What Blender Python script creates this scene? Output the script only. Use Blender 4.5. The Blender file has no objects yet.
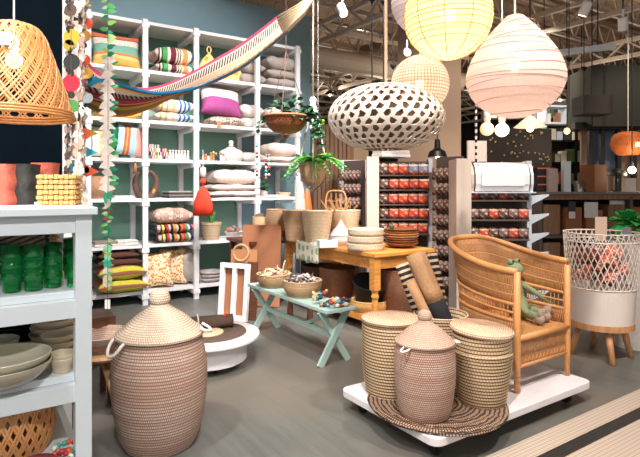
import bpy, bmesh, math, random
from mathutils import Vector, Matrix, Euler, noise
random.seed(7)
PI = math.pi
SC = bpy.context.scene
COL = SC.collection

# ---------------------------------------------------------------- camera, world, lights, exposure
CAM_Z = 1.45
cam_d = bpy.data.cameras.new('camera'); cam = bpy.data.objects.new('camera', cam_d); COL.objects.link(cam)
cam.location = (0, 0, CAM_Z); cam.rotation_euler = (PI/2, 0, 0)
cam_d.sensor_width = 36; cam_d.lens = 29.25; cam_d.shift_y = -0.0648
cam_d.clip_start = 0.05; cam_d.clip_end = 100
SC.camera = cam
SC.view_settings.view_transform = 'Standard'
try: SC.view_settings.look = 'None'
except Exception: pass
SC.view_settings.gamma = 1; SC.view_settings.use_curve_mapping = False
SC.view_settings.exposure = 0.4

w = bpy.data.worlds.new('world'); SC.world = w; w.use_nodes = True
bg = w.node_tree.nodes['Background']
bg.inputs[0].default_value = (1.0, 0.93, 0.88, 1); bg.inputs[1].default_value = 0.8

def spot(loc, target, power, angle=70, blend=.6, radius=.06, col=(1, .9, .8)):
    d = bpy.data.lights.new('spot_light', 'SPOT'); d.energy = power; d.spot_size = math.radians(angle)
    d.spot_blend = blend; d.shadow_soft_size = radius; d.color = col
    o = bpy.data.objects.new('spot_light', d); COL.objects.link(o); o.location = loc
    o.rotation_euler = (Vector(target)-Vector(loc)).to_track_quat('-Z', 'Y').to_euler()
    return o
def point(loc, power, radius=.03, col=(1, .85, .65)):
    d = bpy.data.lights.new('bulb_light', 'POINT'); d.energy = power; d.shadow_soft_size = radius; d.color = col
    o = bpy.data.objects.new('bulb_light', d); COL.objects.link(o); o.location = loc; return o
SPOTS = [  # location, target, power, cone
    ((-1.7, 1.3, 4.3), (-.95, 2.95, .5), 260, 60, (1, .93, .87)),
    ((.2, 1.2, 4.3), (.75, 3.2, .3), 300, 60, (1, .93, .87)),
    ((2.4, 1.9, 4.4), (1.6, 3.7, .5), 260, 60, (1, .93, .87)),
    ((.1, 3.3, 4.4), (.2, 5.0, .6), 300, 60, (1, .93, .87)),
    ((-.5, 3.4, 4.4), (-2.0, 6.5, 1.0), 340, 62, (1, .95, .93)),
    ((.9, 4.4, 4.4), (-.9, 7.2, 1.6), 340, 62, (1, .95, .93)),
    ((-.9, 3.2, 4.4), (-1.9, 6.6, 2.6), 260, 60, (1, .95, .93)),
    ((-1.9, .2, 3.6), (-.95, 2.0, 1.0), 90, 70, (1, .95, .92)),  # added spot to brighten the left shelf and its glasses
    ((.3, -.7, 3.4), (-1.0, 2.0, .9), 170, 50, (1, .96, .94)),  # unseen fill spot behind the camera, added for the left shelf front
    ((-.5, .6, 4.2), (-1.35, 3.1, 2.0), 150, 55, (1, .95, .92)),  # spot put in to lighten the garlands
    ((2.2, 3.6, 4.4), (1.3, 6.2, 1.1), 300, 60, (1, .93, .87)),  # extra spot, added to brighten the rack fronts
    ((-.3, 4.2, 4.3), (-.1, 6.1, .9), 300, 50, (1, .93, .87)),
    ((1.4, 5.6, 4.4), (2.1, 9.0, 2.0), 260, 65, (1, .85, .7)),
    ((3.6, 8.6, 4.4), (5.2, 12, 2.0), 200, 60, (1, .9, .8)),  # unseen spot added to lift the far product shelving
    ((5.2, 7.0, 4.4), (5.6, 9.6, 1.0), 120, 70, (1, .85, .7)),
]
for l, t, p, a, c in SPOTS: spot(l, t, p*1.6, a, .7, .08, c)

# ---------------------------------------------------------------- frames and projection helpers
F = 520.0; HY = 187.0
ANG = math.radians(33.7)
U = Vector((math.cos(ANG), math.sin(ANG), 0)); V = Vector((-math.sin(ANG), math.cos(ANG), 0))
def P(px, py, Y): return Vector(((px-320)/F*Y, Y, CAM_Z-(py-HY)/F*Y))      # a measured direction at a distance
def G(px, py, z=0.):                                                       # a measured direction meeting a level surface
    Y = (CAM_Z-z)*F/(py-HY); return Vector(((px-320)/F*Y, Y, z))

def lin(c): return tuple(((x/255)/12.92 if x/255 <= .04045 else ((x/255+.055)/1.055)**2.4) for x in c[:3])+(1,)

# ---------------------------------------------------------------- materials
class NT:
    def __init__(s, name):
        s.m = bpy.data.materials.new(name); s.m.use_nodes = True; s.t = s.m.node_tree
        s.b = s.t.nodes['Principled BSDF']; s.o = s.t.nodes['Material Output']
    def n(s, typ, **kw):
        nd = s.t.nodes.new(typ)
        for k, v in kw.items(): setattr(nd, k, v)
        return nd
    def l(s, a, b): s.t.links.new(a, b)
    def math(s, op, a, b=None, c=None):
        nd = s.n('ShaderNodeMath', operation=op)
        for i, x in enumerate((a, b, c)):
            if x is None: continue
            if isinstance(x, (int, float)): nd.inputs[i].default_value = x
            else: s.l(x, nd.inputs[i])
        return nd.outputs[0]
    def mix(s, f, a, b, typ='MIX'):
        nd = s.n('ShaderNodeMix', data_type='RGBA', blend_type=typ)
        for sock, x in ((nd.inputs[0], f), (nd.inputs[6], a), (nd.inputs[7], b)):
            if isinstance(x, (int, float)): sock.default_value = x
            elif isinstance(x, tuple): sock.default_value = x
            else: s.l(x, sock)
        return nd.outputs[2]
    def coord(s, kind='Object', scale=None, rot=None):
        c = s.n('ShaderNodeTexCoord').outputs[kind]
        if scale or rot:
            mp = s.n('ShaderNodeMapping'); s.l(c, mp.inputs[0])
            if scale: mp.inputs['Scale'].default_value = scale
            if rot: mp.inputs['Rotation'].default_value = rot
            c = mp.outputs[0]
        return c
    def noise(s, vec, scale, detail=3, rough=.55):
        nd = s.n('ShaderNodeTexNoise'); nd.inputs['Scale'].default_value = scale
        nd.inputs['Detail'].default_value = detail; nd.inputs['Roughness'].default_value = rough
        s.l(vec, nd.inputs['Vector']); return nd.outputs[0]
    def ramp(s, fac, stops, const=False):
        nd = s.n('ShaderNodeValToRGB'); r = nd.color_ramp
        if const: r.interpolation = 'CONSTANT'
        r.elements[0].position = stops[0][0]; r.elements[0].color = stops[0][1]
        r.elements[1].position = stops[1][0]; r.elements[1].color = stops[1][1]
        for p_, c_ in stops[2:]:
            e = r.elements.new(p_); e.color = c_
        s.l(fac, nd.inputs[0]); return nd.outputs[0]
    def bump(s, h, strength=.3, dist=.01):
        nd = s.n('ShaderNodeBump'); nd.inputs['Strength'].default_value = strength; nd.inputs['Distance'].default_value = dist
        s.l(h, nd.inputs['Height']); s.l(nd.outputs[0], s.b.inputs['Normal'])
    def base(s, c):
        if isinstance(c, tuple): s.b.inputs['Base Color'].default_value = c
        else: s.l(c, s.b.inputs['Base Color'])
    def rough(s, v): s.b.inputs['Roughness'].default_value = v; return s
def sc(c, k): return tuple(min(1, x*k) for x in c[:3])+(1,)

def mplain(name, rgb, rough=.6, var=.15, scale=15, bump=0., metal=0., stretch=None):
    t = NT(name); c = lin(rgb); v = t.coord('Object', stretch)
    nz = t.noise(v, scale)
    t.base(t.mix(nz, sc(c, 1-var), sc(c, 1+var))); t.rough(rough); t.b.inputs['Metallic'].default_value = metal
    if bump: t.bump(nz, bump)
    return t.m
def mcloth(name, rgb, weave=260, var=.18):
    t = NT(name); c = lin(rgb); v = t.coord('Object')
    ck = t.n('ShaderNodeTexChecker'); ck.inputs['Scale'].default_value = weave; t.l(v, ck.inputs[0])
    nz = t.noise(v, 25); cc = t.mix(nz, sc(c, 1-var), sc(c, 1+var))
    t.base(t.mix(t.math('MULTIPLY', ck.outputs[1], .18), cc, sc(c, .6))); t.rough(.9); t.bump(nz, .35, .01); return t.m
def mstripe(name, stops, axis=0, rough=.9, wob=.004):
    """stops: [(width, rgb)...] along UV axis"""
    t = NT(name); uv = t.coord('UV'); sp = t.n('ShaderNodeSeparateXYZ'); t.l(uv, sp.inputs[0])
    nz = t.noise(t.coord('Object'), 40)
    f = t.math('ADD', sp.outputs[axis], t.math('MULTIPLY', t.math('SUBTRACT', nz, .5), wob*4))
    tot = sum(s_[0] for s_ in stops); acc = 0; st = []
    for w_, c_ in stops: st.append((acc/tot, lin(c_))); acc += w_
    if len(st) == 1: st.append((1, st[0][1]))
    col = t.ramp(f, st[:31], True)
    t.base(t.mix(t.math('MULTIPLY', nz, .35), col, (0.02, .015, .01, 1), 'MIX')); t.rough(rough); t.bump(nz, .3, .01); return t.m
def mweave(name, a, b, dark, bw=.012, bh=.006, mortar=.0012, offset=.5, bands=0., bandcol=None, rough=.75, bump=.5, off_f=2):
    """coil or basket weave in surface metres (UV)"""
    t = NT(name); uv = t.coord('UV'); stitch = bw if .02 <= bw <= .04 else 0
    if stitch: bw = 50
    br = t.n('ShaderNodeTexBrick'); br.offset = offset; br.offset_frequency = off_f
    for k, v_ in (('Scale', 1), ('Brick Width', bw), ('Row Height', bh), ('Mortar Size', mortar), ('Mortar Smooth', .4), ('Bias', 0)):
        br.inputs[k].default_value = v_
    t.l(uv, br.inputs['Vector'])
    br.inputs['Color1'].default_value = lin(a); br.inputs['Color2'].default_value = lin(b); br.inputs['Mortar'].default_value = lin(dark)  # dark row lines paint in the shade between coils and strands
    col = br.outputs[0]
    if stitch:
        sp_ = t.n('ShaderNodeSeparateXYZ'); t.l(uv, sp_.inputs[0])
        ph = t.math('ADD', t.math('MULTIPLY', sp_.outputs[0], 2*PI/(stitch*.55)), t.math('MULTIPLY', t.math('FLOOR', t.math('DIVIDE', sp_.outputs[1], bh)), 2.3))
        g_ = t.math('MULTIPLY', t.math('GREATER_THAN', t.math('SINE', ph), .45), .45)
        col = t.mix(g_, col, lin(dark))
    if bands:
        mp = t.n('ShaderNodeMapping'); mp.inputs['Scale'].default_value = (.6, bands, 1); t.l(uv, mp.inputs[0])
        nb = t.noise(mp.outputs[0], 1.0, 2)
        col = t.mix(t.ramp(nb, [(.46, (0, 0, 0, 1)), (.56, (1, 1, 1, 1))]), col, t.mix(br.outputs[1], lin(bandcol), lin(dark)))
    nz = t.noise(t.coord('Object'), 9)
    col = t.mix(t.math('MULTIPLY', nz, .35), col, sc(lin(b), .5))
    t.base(col); t.rough(rough); t.bump(t.math('SUBTRACT', 1.0, br.outputs[1]), bump, .004); return t.m
def mglow(name, rgb, strength, body=None):
    t = NT(name); t.base(lin(body or rgb)); t.b.inputs['Emission Color'].default_value = lin(rgb)
    t.b.inputs['Emission Strength'].default_value = strength; t.rough(.6); return t.m
def mwood(name, rgb, rough=.45, stretch=(1, 14, 14), var=.28):
    t = NT(name); c = lin(rgb); v = t.coord('Object', stretch)
    nz = t.noise(v, 3.2, 5, .6); t.base(t.ramp(nz, [(.3, sc(c, 1-var)), (.7, sc(c, 1+var))])); t.rough(rough); t.bump(nz, .12, .01); return t.m
def mglass(name, rgb, rough=.03, ior=1.45):
    t = NT(name); t.base(lin(rgb)); t.b.inputs['Transmission Weight'].default_value = 1; t.b.inputs['IOR'].default_value = ior
    t.rough(rough); return t.m
def mspots(name, base, spot_, scale=30, thr=.35, kind='F1', rough=.9):
    t = NT(name); v = t.coord('UV'); vo = t.n('ShaderNodeTexVoronoi'); vo.feature = kind; vo.inputs['Scale'].default_value = scale
    t.l(v, vo.inputs['Vector']); t.base(t.ramp(vo.outputs['Distance'], [(0, lin(spot_)), (thr, lin(base))], True)); t.rough(rough); return t.m

# ---------------------------------------------------------------- mesh building
class MB:
    def __init__(s): s.v = []; s.f = []; s.uv = []; s.mi = []; s.cur = 0
    def quad(s, idx, uvs=None): s.f.append(tuple(idx)); s.uv.append(uvs); s.mi.append(s.cur)
    def box(s, c, d, R=None, bev=0):
        c = Vector(c); n = len(s.v); hx, hy, hz = d[0]/2, d[1]/2, d[2]/2
        for x in (-hx, hx):
            for y in (-hy, hy):
                for z in (-hz, hz):
                    p = Vector((x, y, z)); p = (R @ p) if R else p; s.v.append(c+p)
        for q, ax in (((0, 1, 3, 2), 0), ((4, 6, 7, 5), 0), ((0, 4, 5, 1), 1), ((2, 3, 7, 6), 1), ((0, 2, 6, 4), 2), ((1, 5, 7, 3), 2)):
            s.quad([n+i for i in q], [(0, 0), (1, 0), (1, 1), (0, 1)])
        return s
    def beam(s, p, q, w_, h_, up=(0, 0, 1)):
        p = Vector(p); q = Vector(q); d = q-p; L = d.length; x = d.normalized(); up = Vector(up)
        if abs(x.dot(up)) > .99: up = Vector((0, 1, 0))
        y = up.cross(x).normalized(); z = x.cross(y)
        R = Matrix((x, y, z)).transposed()
        return s.box((p+q)/2, (L, w_, h_), R)
    def tube(s, pts, r, n=8, closed=False, cap=True):
        pts = [Vector(p) for p in pts]; m = len(pts); rr = r if isinstance(r, (list, tuple)) else [r]*m
        base = len(s.v); up = None; acc = 0
        for i, p in enumerate(pts):
            if closed: d = pts[(i+1) % m]-pts[i-1]
            else: d = pts[min(i+1, m-1)]-pts[max(i-1, 0)]
            if d.length < 1e-9: d = Vector((0, 0, 1))
            d.normalize()
            if up is None:
                up = Vector((0, 0, 1)) if abs(d.z) < .9 else Vector((1, 0, 0))
            a = up-d*up.dot(d)
            if a.length < 1e-6: a = d.orthogonal()
            a.normalize(); up = a; b = d.cross(a)
            for k in range(n):
                t = 2*PI*k/n; s.v.append(p+(a*math.cos(t)+b*math.sin(t))*rr[i])
        lens = [0]
        for i in range(1, m): lens.append(lens[-1]+(pts[i]-pts[i-1]).length)
        for i in range(m if closed else m-1):
            j = (i+1) % m
            l0 = lens[i]; l1 = lens[j] if j > i else lens[i]+.05
            for k in range(n):
                k2 = (k+1) % n; c_ = 2*PI*rr[i]/n
                s.quad([base+i*n+k, base+i*n+k2, base+j*n+k2, base+j*n+k], [(k*c_, l0), ((k+1)*c_, l0), ((k+1)*c_, l1), (k*c_, l1)])
        if cap and not closed:
            s.quad([base+k for k in range(n)][::-1]); s.quad([base+(m-1)*n+k for k in range(n)])
        return s
    def grid(s, fn, nu, nv, uvf=None, wrap=False):
        """fn(i/nu, j/nv) -> point"""
        base = len(s.v)
        for j in range(nv+1):
            for i in range(nu+1): s.v.append(Vector(fn(i/nu, j/nv)))
        W = nu+1
        for j in range(nv):
            for i in range(nu):
                a, b, c, d = (i/nu, j/nv), ((i+1)/nu, j/nv), ((i+1)/nu, (j+1)/nv), (i/nu, (j+1)/nv)
                u4 = [uvf(*q) for q in (a, b, c, d)] if uvf else [a, b, c, d]
                s.quad([base+j*W+i, base+j*W+i+1, base+(j+1)*W+i+1, base+(j+1)*W+i], u4)
        return s
    def lathe(s, prof, n=40, c=(0, 0, 0), sx=1, sy=1, rows=False):
        """prof [(r,z)]; UV in metres"""
        c = Vector(c); base = len(s.v); rmax = max(p[0] for p in prof); L = [0]
        for i in range(1, len(prof)): L.append(L[-1]+math.hypot(prof[i][0]-prof[i-1][0], prof[i][1]-prof[i-1][1]))
        circ = round(2*PI*rmax/.012)*.012
        if rows:
            o_ = L[1] if prof[0][0] < .005 and len(L) > 1 else 0
            L = [(q-o_)*.01/CROW[0]+.5 for q in L]
        for r, z in prof:
            for k in range(n+1):
                t = 2*PI*k/n; s.v.append(c+Vector((r*math.cos(t)*sx, r*math.sin(t)*sy, z)))
        W = n+1
        for i in range(len(prof)-1):
            for k in range(n):
                u0, u1 = k/n*circ, (k+1)/n*circ
                s.quad([base+i*W+k, base+i*W+k+1, base+(i+1)*W+k+1, base+(i+1)*W+k], [(u0, L[i]), (u1, L[i]), (u1, L[i+1]), (u0, L[i+1])])
        return s
    def ball(s, c, r, n=12, m=8, sz=1.):
        pr = [(max(1e-5, r*math.sin(PI*i/m)), -r*sz*math.cos(PI*i/m)) for i in range(m+1)]
        return s.lathe(pr, n, c)
    def poly(s, pts, uvs=None):
        b = len(s.v); s.v += [Vector(p) for p in pts]; s.quad(range(b, b+len(pts)), uvs); return s
    def slab(s, pts, th, nrm):
        """closed outline with thickness"""
        b = len(s.v); n = len(pts); nrm = Vector(nrm).normalized()*th/2
        s.v += [Vector(p)+nrm for p in pts]+[Vector(p)-nrm for p in pts]
        s.quad(range(b, b+n)); s.quad(list(range(b+n, b+2*n))[::-1])
        for i in range(n): s.quad([b+i, b+n+i, b+n+(i+1) % n, b+(i+1) % n])
        return s
    def build(s, name, mat, parent=None, smooth=False, bevel=0, merge=False, solid=0, loc=None, rot=None, sub=0):
        me = bpy.data.meshes.new(name); me.from_pydata([tuple(v) for v in s.v], [], s.f)
        mats = mat if isinstance(mat, (list, tuple)) else [mat]
        for m_ in mats: me.materials.append(m_)
        if any(s.mi): me.polygons.foreach_set('material_index', s.mi)
        uvl = me.uv_layers.new(name='UVMap'); flat = []
        for f, u in zip(s.f, s.uv):
            if u is None or len(u) != len(f): flat += [0.0]*(2*len(f))
            else:
                for a in u: flat += [a[0], a[1]]
        uvl.data.foreach_set('uv', flat)
        bm = bmesh.new(); bm.from_mesh(me)
        if merge: bmesh.ops.remove_doubles(bm, verts=bm.verts, dist=1e-5)
        bmesh.ops.recalc_face_normals(bm, faces=bm.faces)
        bm.to_mesh(me); bm.free()
        if smooth: me.polygons.foreach_set('use_smooth', [True]*len(me.polygons))
        o = bpy.data.objects.new(name, me); COL.objects.link(o)
        if parent: o.parent = parent
        if loc is not None: o.location = loc
        if rot is not None: o.rotation_euler = rot
        if solid:
            md = o.modifiers.new('solid', 'SOLIDIFY'); md.thickness = solid; md.offset = 0
        if bevel:
            md = o.modifiers.new('bevel', 'BEVEL'); md.width = bevel; md.segments = 2; md.limit_method = 'ANGLE'
        if sub:
            md = o.modifiers.new('sub', 'SUBSURF'); md.levels = sub; md.render_levels = sub
        return o

def tag(o, label, cat, group=None):
    o['label'] = label; o['category'] = cat
    if group: o['group'] = group
    return o
def thing(name, label, cat, loc=(0, 0, 0), rz=0., group=None, rot=None):
    o = bpy.data.objects.new(name, None); COL.objects.link(o); o.empty_display_size = .05
    o.location = loc; o.rotation_euler = rot if rot else (0, 0, rz); return tag(o, label, cat, group)
def struct(name, mb, m, **k):
    o = mb.build(name, m, **k); o['kind'] = 'structure'; return o
def kids(o): return [c for c in COL.objects if c.parent == o]
def copy_tree(o, parent=None):
    c = o.copy(); COL.objects.link(c)
    if parent: c.parent = parent
    for ch in kids(o): copy_tree(ch, c)
    return c
def dup(o, loc=None, rot=None, label=None, scale=None):
    c = copy_tree(o)
    if loc is not None: c.location = loc
    if rot is not None: c.rotation_euler = rot
    if scale is not None: c.scale = scale
    if label: c['label'] = label
    return c
CROW = [.01]
def coil(prof, step=.012, amp=.0035):
    """turn a smooth profile into a coiled one"""
    out = []; L = [0]
    for i in range(1, len(prof)): L.append(L[-1]+math.hypot(prof[i][0]-prof[i-1][0], prof[i][1]-prof[i-1][1]))
    n = max(2, int(L[-1]/step))*2; j = 0; CROW[0] = 2*math.hypot(L[-1]/n, amp)
    for k in range(n+1):
        s_ = L[-1]*k/n
        while j < len(L)-2 and L[j+1] < s_: j += 1
        t = (s_-L[j])/max(1e-9, L[j+1]-L[j]); a, b = prof[j], prof[j+1]
        r = a[0]+(b[0]-a[0])*t; z = a[1]+(b[1]-a[1])*t
        dx, dz = b[0]-a[0], b[1]-a[1]; q = math.hypot(dx, dz) or 1
        o = amp if k % 2 else 0
        out.append((max(1e-4, r+dz/q*o), z-dx/q*o))
    return out
def smoothp(pts, n=8):
    """Catmull-Rom through 2D/3D points"""
    out = []; N = len(pts); vs = [Vector(p) for p in pts]
    for i in range(N-1):
        p0, p1, p2, p3 = vs[max(0, i-1)], vs[i], vs[i+1], vs[min(N-1, i+2)]
        for k in range(n):
            t = k/n
            out.append(.5*((2*p1)+(p2-p0)*t+(2*p0-5*p1+4*p2-p3)*t*t+(3*p1-p0-3*p2+p3)*t**3))
    out.append(vs[-1]); return out
def sp2(pts, n=6): return [(max(1e-4, p[0]), p[1]) for p in smoothp([(a, b, 0) for a, b in pts], n)]

# ================================================================ SETTING
def floor_mat():
    t = NT('polished_floor'); v = t.coord('Object', None, (0, 0, 0))
    n1 = t.noise(v, .8, 4); mp = t.n('ShaderNodeMapping'); mp.inputs['Scale'].default_value = (6, .55, 1); t.l(t.coord('Object'), mp.inputs[0])
    n2 = t.noise(mp.outputs[0], 2.2, 6, .65)
    br = t.n('ShaderNodeTexBrick'); br.offset = .37
    mp2 = t.n('ShaderNodeMapping'); mp2.inputs['Rotation'].default_value = (0, 0, PI/2); t.l(t.coord('Object'), mp2.inputs[0]); t.l(mp2.outputs[0], br.inputs['Vector'])
    for k, x in (('Scale', 1), ('Brick Width', 1.2), ('Row Height', .19), ('Mortar Size', .002), ('Bias', 0)): br.inputs[k].default_value = x
    br.inputs['Color1'].default_value = (1, 1, 1, 1); br.inputs['Color2'].default_value = (.92, .93, .93, 1); br.inputs['Mortar'].default_value = (.8, .8, .8, 1)
    c = t.ramp(n2, [(.3, lin((90, 92, 88))), (.5, lin((102, 105, 101))), (.72, lin((116, 117, 111)))])
    c = t.mix(t.ramp(n1, [(.42, (0, 0, 0, 1)), (.62, (1, 1, 1, 1))]), c, lin((108, 102, 94)))
    c = t.mix(1.0, c, br.outputs[0], 'MULTIPLY')
    t.base(c); t.rough(.38); t.bump(n2, .04, .01); return t.m
M = {}
M['white'] = mplain('white_paint', (226, 224, 226), .5, .05)
M['white_wood'] = mplain('whitewashed_wood', (222, 222, 224), .5, .07, 6, .1, stretch=(2, 12, 12))
M['deck_white'] = mplain('platform_white', (218, 214, 216), .5, .07, 5, .08, stretch=(2, 14, 2))
M['grey_white'] = mplain('table_paint', (206, 216, 220), .45, .05)
M['navy'] = mplain('navy_paint', (2, 13, 22), .95, .1); M['navy'].node_tree.nodes['Principled BSDF'].inputs['Specular IOR Level'].default_value = .1
M['wallblue'] = mplain('blue_wall', (126, 156, 168), .8, .05, 3)
M['sage'] = mplain('sage_panel', (116, 158, 142), .7, .06, 3)
M['taupe'] = mplain('taupe_paint', (164, 140, 122), .7, .04, 3)
M['ceil'] = mplain('ceiling_deck', (176, 150, 132), .9, .15, 1.5)
M['joist'] = mplain('joist_paint', (206, 190, 176), .6, .08)
M['black'] = mplain('black_metal', (16, 17, 18), .45, .1)
M['rubber'] = mplain('black_rubber', (12, 12, 12), .7, .1)
M['dark'] = mplain('dark_paint', (40, 34, 31), .8, .1)
M['olive'] = mplain('dark_olive', (46, 46, 38), .8, .06)
M['steel'] = mplain('steel', (150, 150, 152), .35, .05, metal=.8)

o = struct('floor', MB().box((0, 0, -.05), (60, 60, .1)), floor_mat()); o.rotation_euler = (0, 0, ANG); o.location = (0, 14, 0)
# mosaic tile zone with dark border, lower right
def tile_mat():
    t = NT('mosaic_tile'); uv = t.coord('Object'); vo = t.n('ShaderNodeTexVoronoi'); vo.feature = 'F1'
    mp = t.n('ShaderNodeMapping'); mp.inputs['Scale'].default_value = (1, 1, 0); t.l(uv, mp.inputs[0])
    vo.inputs['Scale'].default_value = 40; vo.inputs['Randomness'].default_value = 0.0; t.l(mp.outputs[0], vo.inputs['Vector'])
    dots = t.ramp(vo.outputs['Distance'], [(.36, (1, 1, 1, 1)), (.5, (0, 0, 0, 1))])
    sp = t.n('ShaderNodeSeparateXYZ'); t.l(uv, sp.inputs[0]); y = sp.outputs[1]
    band = t.math('MULTIPLY', t.math('GREATER_THAN', y, -.235), t.math('LESS_THAN', y, -.15))
    # dark accent tiles
    fx = t.math('FRACT', t.math('MULTIPLY', sp.outputs[0], 4.2)); fy = t.math('FRACT', t.math('MULTIPLY', y, 4.2))
    acc = t.math('MULTIPLY', t.math('LESS_THAN', fx, .16), t.math('LESS_THAN', fy, .16))
    acc = t.math('MULTIPLY', acc, t.math('LESS_THAN', y, -.26))
    bn = t.math('MAXIMUM', band, t.math('MULTIPLY', acc, .55))
    c = t.mix(bn, lin((196, 180, 164)), lin((42, 42, 40)))
    t.base(t.mix(dots, t.mix(bn, lin((166, 150, 134)), lin((30, 30, 30))), c)); t.rough(.45); t.bump(dots, .3, .003); return t.m
A0 = Vector((.90, 2.79, 0))
o = struct('trim_1', MB().box((1.5, -1.0, .004), (7.4, 2.0, .008)), tile_mat()); o.location = A0; o.rotation_euler = (0, 0, ANG)
CZ = 5.3
struct('ceiling', MB().box((6, 13, CZ+.05), (44, 34, .1)), M['ceil'])
# blue wall behind the shelving
O = Vector((-2.15, 6.39, 0))
def LW(x, y, z=0): return O+U*x+V*y+Vector((0, 0, z))
mb = MB(); mb.box((-.2, .74, 2.125), (6.1, .12, 4.25))
struct('wall_left', mb, M['wallblue'], loc=O, rot=(0, 0, ANG))
struct('wall_back', MB().box((8, 26, CZ/2), (50, .2, CZ)), M['dark'])
struct('wall_right', MB().box((15.5, 14, CZ/2), (.2, 30, CZ)), M['dark'])
# taupe wall with its return side
a = P(398, 187, 9.6); b = P(461, 187, 9.0)
mb = MB(); mb.poly([(a.x, a.y, 0), (b.x, b.y, 0), (b.x+.14, b.y+.62, 0), (a.x+.2, a.y+.8, 0)])
mb2 = MB(); n = 4; pts = [Vector(v) for v in mb.v]
mb2.v = pts+[p+Vector((0, 0, CZ)) for p in pts]
mb2.quad((0, 1, 2, 3)); mb2.quad((7, 6, 5, 4))
for i in range(4): mb2.quad((i, (i+1) % 4, 4+(i+1) % 4, 4+i))
struct('wall_middle', mb2, M['taupe'])
# open-web roof joists
def joist(name, p, q, depth, chord, web, step):
    p = Vector(p); q = Vector(q); L = (q-p).length; d = (q-p)/L; mb = MB(); dz = Vector((0, 0, depth))
    mb.beam(p, q, chord, chord); mb.beam(p-dz, q-dz, chord, chord)
    n = int(L/step)
    for i in range(n):
        a = p+d*(i*step); b = p+d*((i+.5)*step)-dz; c = p+d*((i+1)*step)
        mb.beam(a, b, web, web); mb.beam(b, c, web, web)
    return struct(name, mb, M['joist'])
k = 1
for i in range(-1, 15):
    c = Vector((0, 4.6, CZ-.12))+V*(i*1.25)
    joist('trim_%d' % (k+1), c-U*7.5, c+U*16, .5, .06, .028, .62); k += 1
for i in range(-2, 6):
    c = Vector((0, 4.6, CZ-.66))+U*(i*3.1)
    joist('trim_%d' % (k+1), c-V*3.5, c+V*17, .34, .08, .035, .9); k += 1
# sprinkler pipes and a duct
mb = MB()
for i in range(7):
    c = Vector((0, 5.3, CZ-.30))+V*(i*2.4); mb.tube([c-U*6, c+U*14], .035, 8)
struct('trim_%d' % (k+1), mb, M['steel']); k += 1
mb = MB(); mb.tube([P(330, 60, 11)-U*4, P(330, 60, 11)+U*9], .22, 16)
struct('trim_%d' % (k+1), mb, M['joist']); k += 1

# navy partition at the left
e = P(62, 187, 3.05)
Rp = (0, 0, ANG)
part = MB().box((-1.2, .03, 1.75), (2.4, .06, 3.5)); struct('wall_front', part, M['navy'], loc=(e.x, e.y, 0), rot=Rp)
struct('trim_%d' % (k+1), MB().box((.0275, .03, 1.75), (.05, .066, 3.5)), M['white'], loc=(e.x, e.y, 0), rot=Rp); k += 1

# ================================================================ WALL SHELVING
XS = [-1.30, -.65, 0, .65, 1.534, 2.188]
ZS = [.17, .74, 1.31, 1.80, 2.28, 2.90, 3.50]
DEP = .60
shelf = thing('shelving_unit', 'tall white wooden shelving unit filled with cushions and baskets against the blue wall', 'shelf', O, ANG)
for i, x in enumerate(XS):
    for y in (0, DEP):
        MB().box((x, y, 1.755), (.062, .05, 3.51)).build('post', M['white_wood'], shelf)
    for z in ZS:
        MB().box((x, DEP/2-.01, z-.07), (.088, DEP+.055, .05)).build('side_rail', M['white_wood'], shelf)
for i in range(5):
    for z in ZS:
        x0, x1 = XS[i]+.005, XS[i+1]-.005
        MB().box(((x0+x1)/2, DEP/2, z-.02), (x1-x0, DEP-.05, .04)).build('shelf', M['white_wood'], shelf)
MB().box(((XS[0]+XS[4])/2, DEP+.04, 1.85), (XS[4]-XS[0], .02, 3.3)).build('back_panel', M['sage'], shelf)
def shx(px, d=0):
    kk = (px-320)/F; return (kk*(O.y+d*V.y)-(O.x+d*V.x))/(U.x-kk*U.y)
def SP(px, row, d=.25, dz=0): return LW(shx(px, d), d, ZS[row]+dz)
def swid(p0, p1, d=.2): return shx(p1, d)-shx(p0, d)

# ---------------------------------------------------------------- cushions
def cushion_mb(w_, h_, t_, seed=0, nu=22, nv=18, pinch=.11, dent=.0):
    mb = MB(); rnd = random.Random(seed); ox = rnd.random()*50
    for side in (1, -1):
        def fn(u, v):
            s, t = 2*u-1, 2*v-1
            ex = 1-pinch*(1-t*t)*.9; ey = 1-pinch*(1-s*s)*.9
            x = s*w_/2*ey**0*(1-pinch*(1-t*t)*0)*(1-pinch*(1-abs(t)**2)); y = t*h_/2*(1-pinch*(1-abs(s)**2))
            f = max(0, (1-s**4))**.62*max(0, (1-t**4))**.62
            z = side*t_/2*f
            nz = noise.noise(Vector((x*7+ox, y*7, side)))*.02*f + noise.noise(Vector((x*18+ox, y*18, side)))*.008*f
            return (x, y, z+nz+(-dent*math.exp(-(s*s+t*t)*4)*f))
        mb.grid(fn, nu, nv)
    return mb
def lay_cushion(name, label, loc, w_, h_, t_, m, rz=None, group=None, seed=0, tilt=0, cat='cushion'):
    mb = cushion_mb(w_, h_, t_, seed)
    o = mb.build(name, m, smooth=True, merge=True)
    o.location = Vector(loc)+Vector((0, 0, t_/2+.004)); o.rotation_euler = (tilt, 0, ANG if rz is None else rz)
    return tag(o, label, cat, group)
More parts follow.
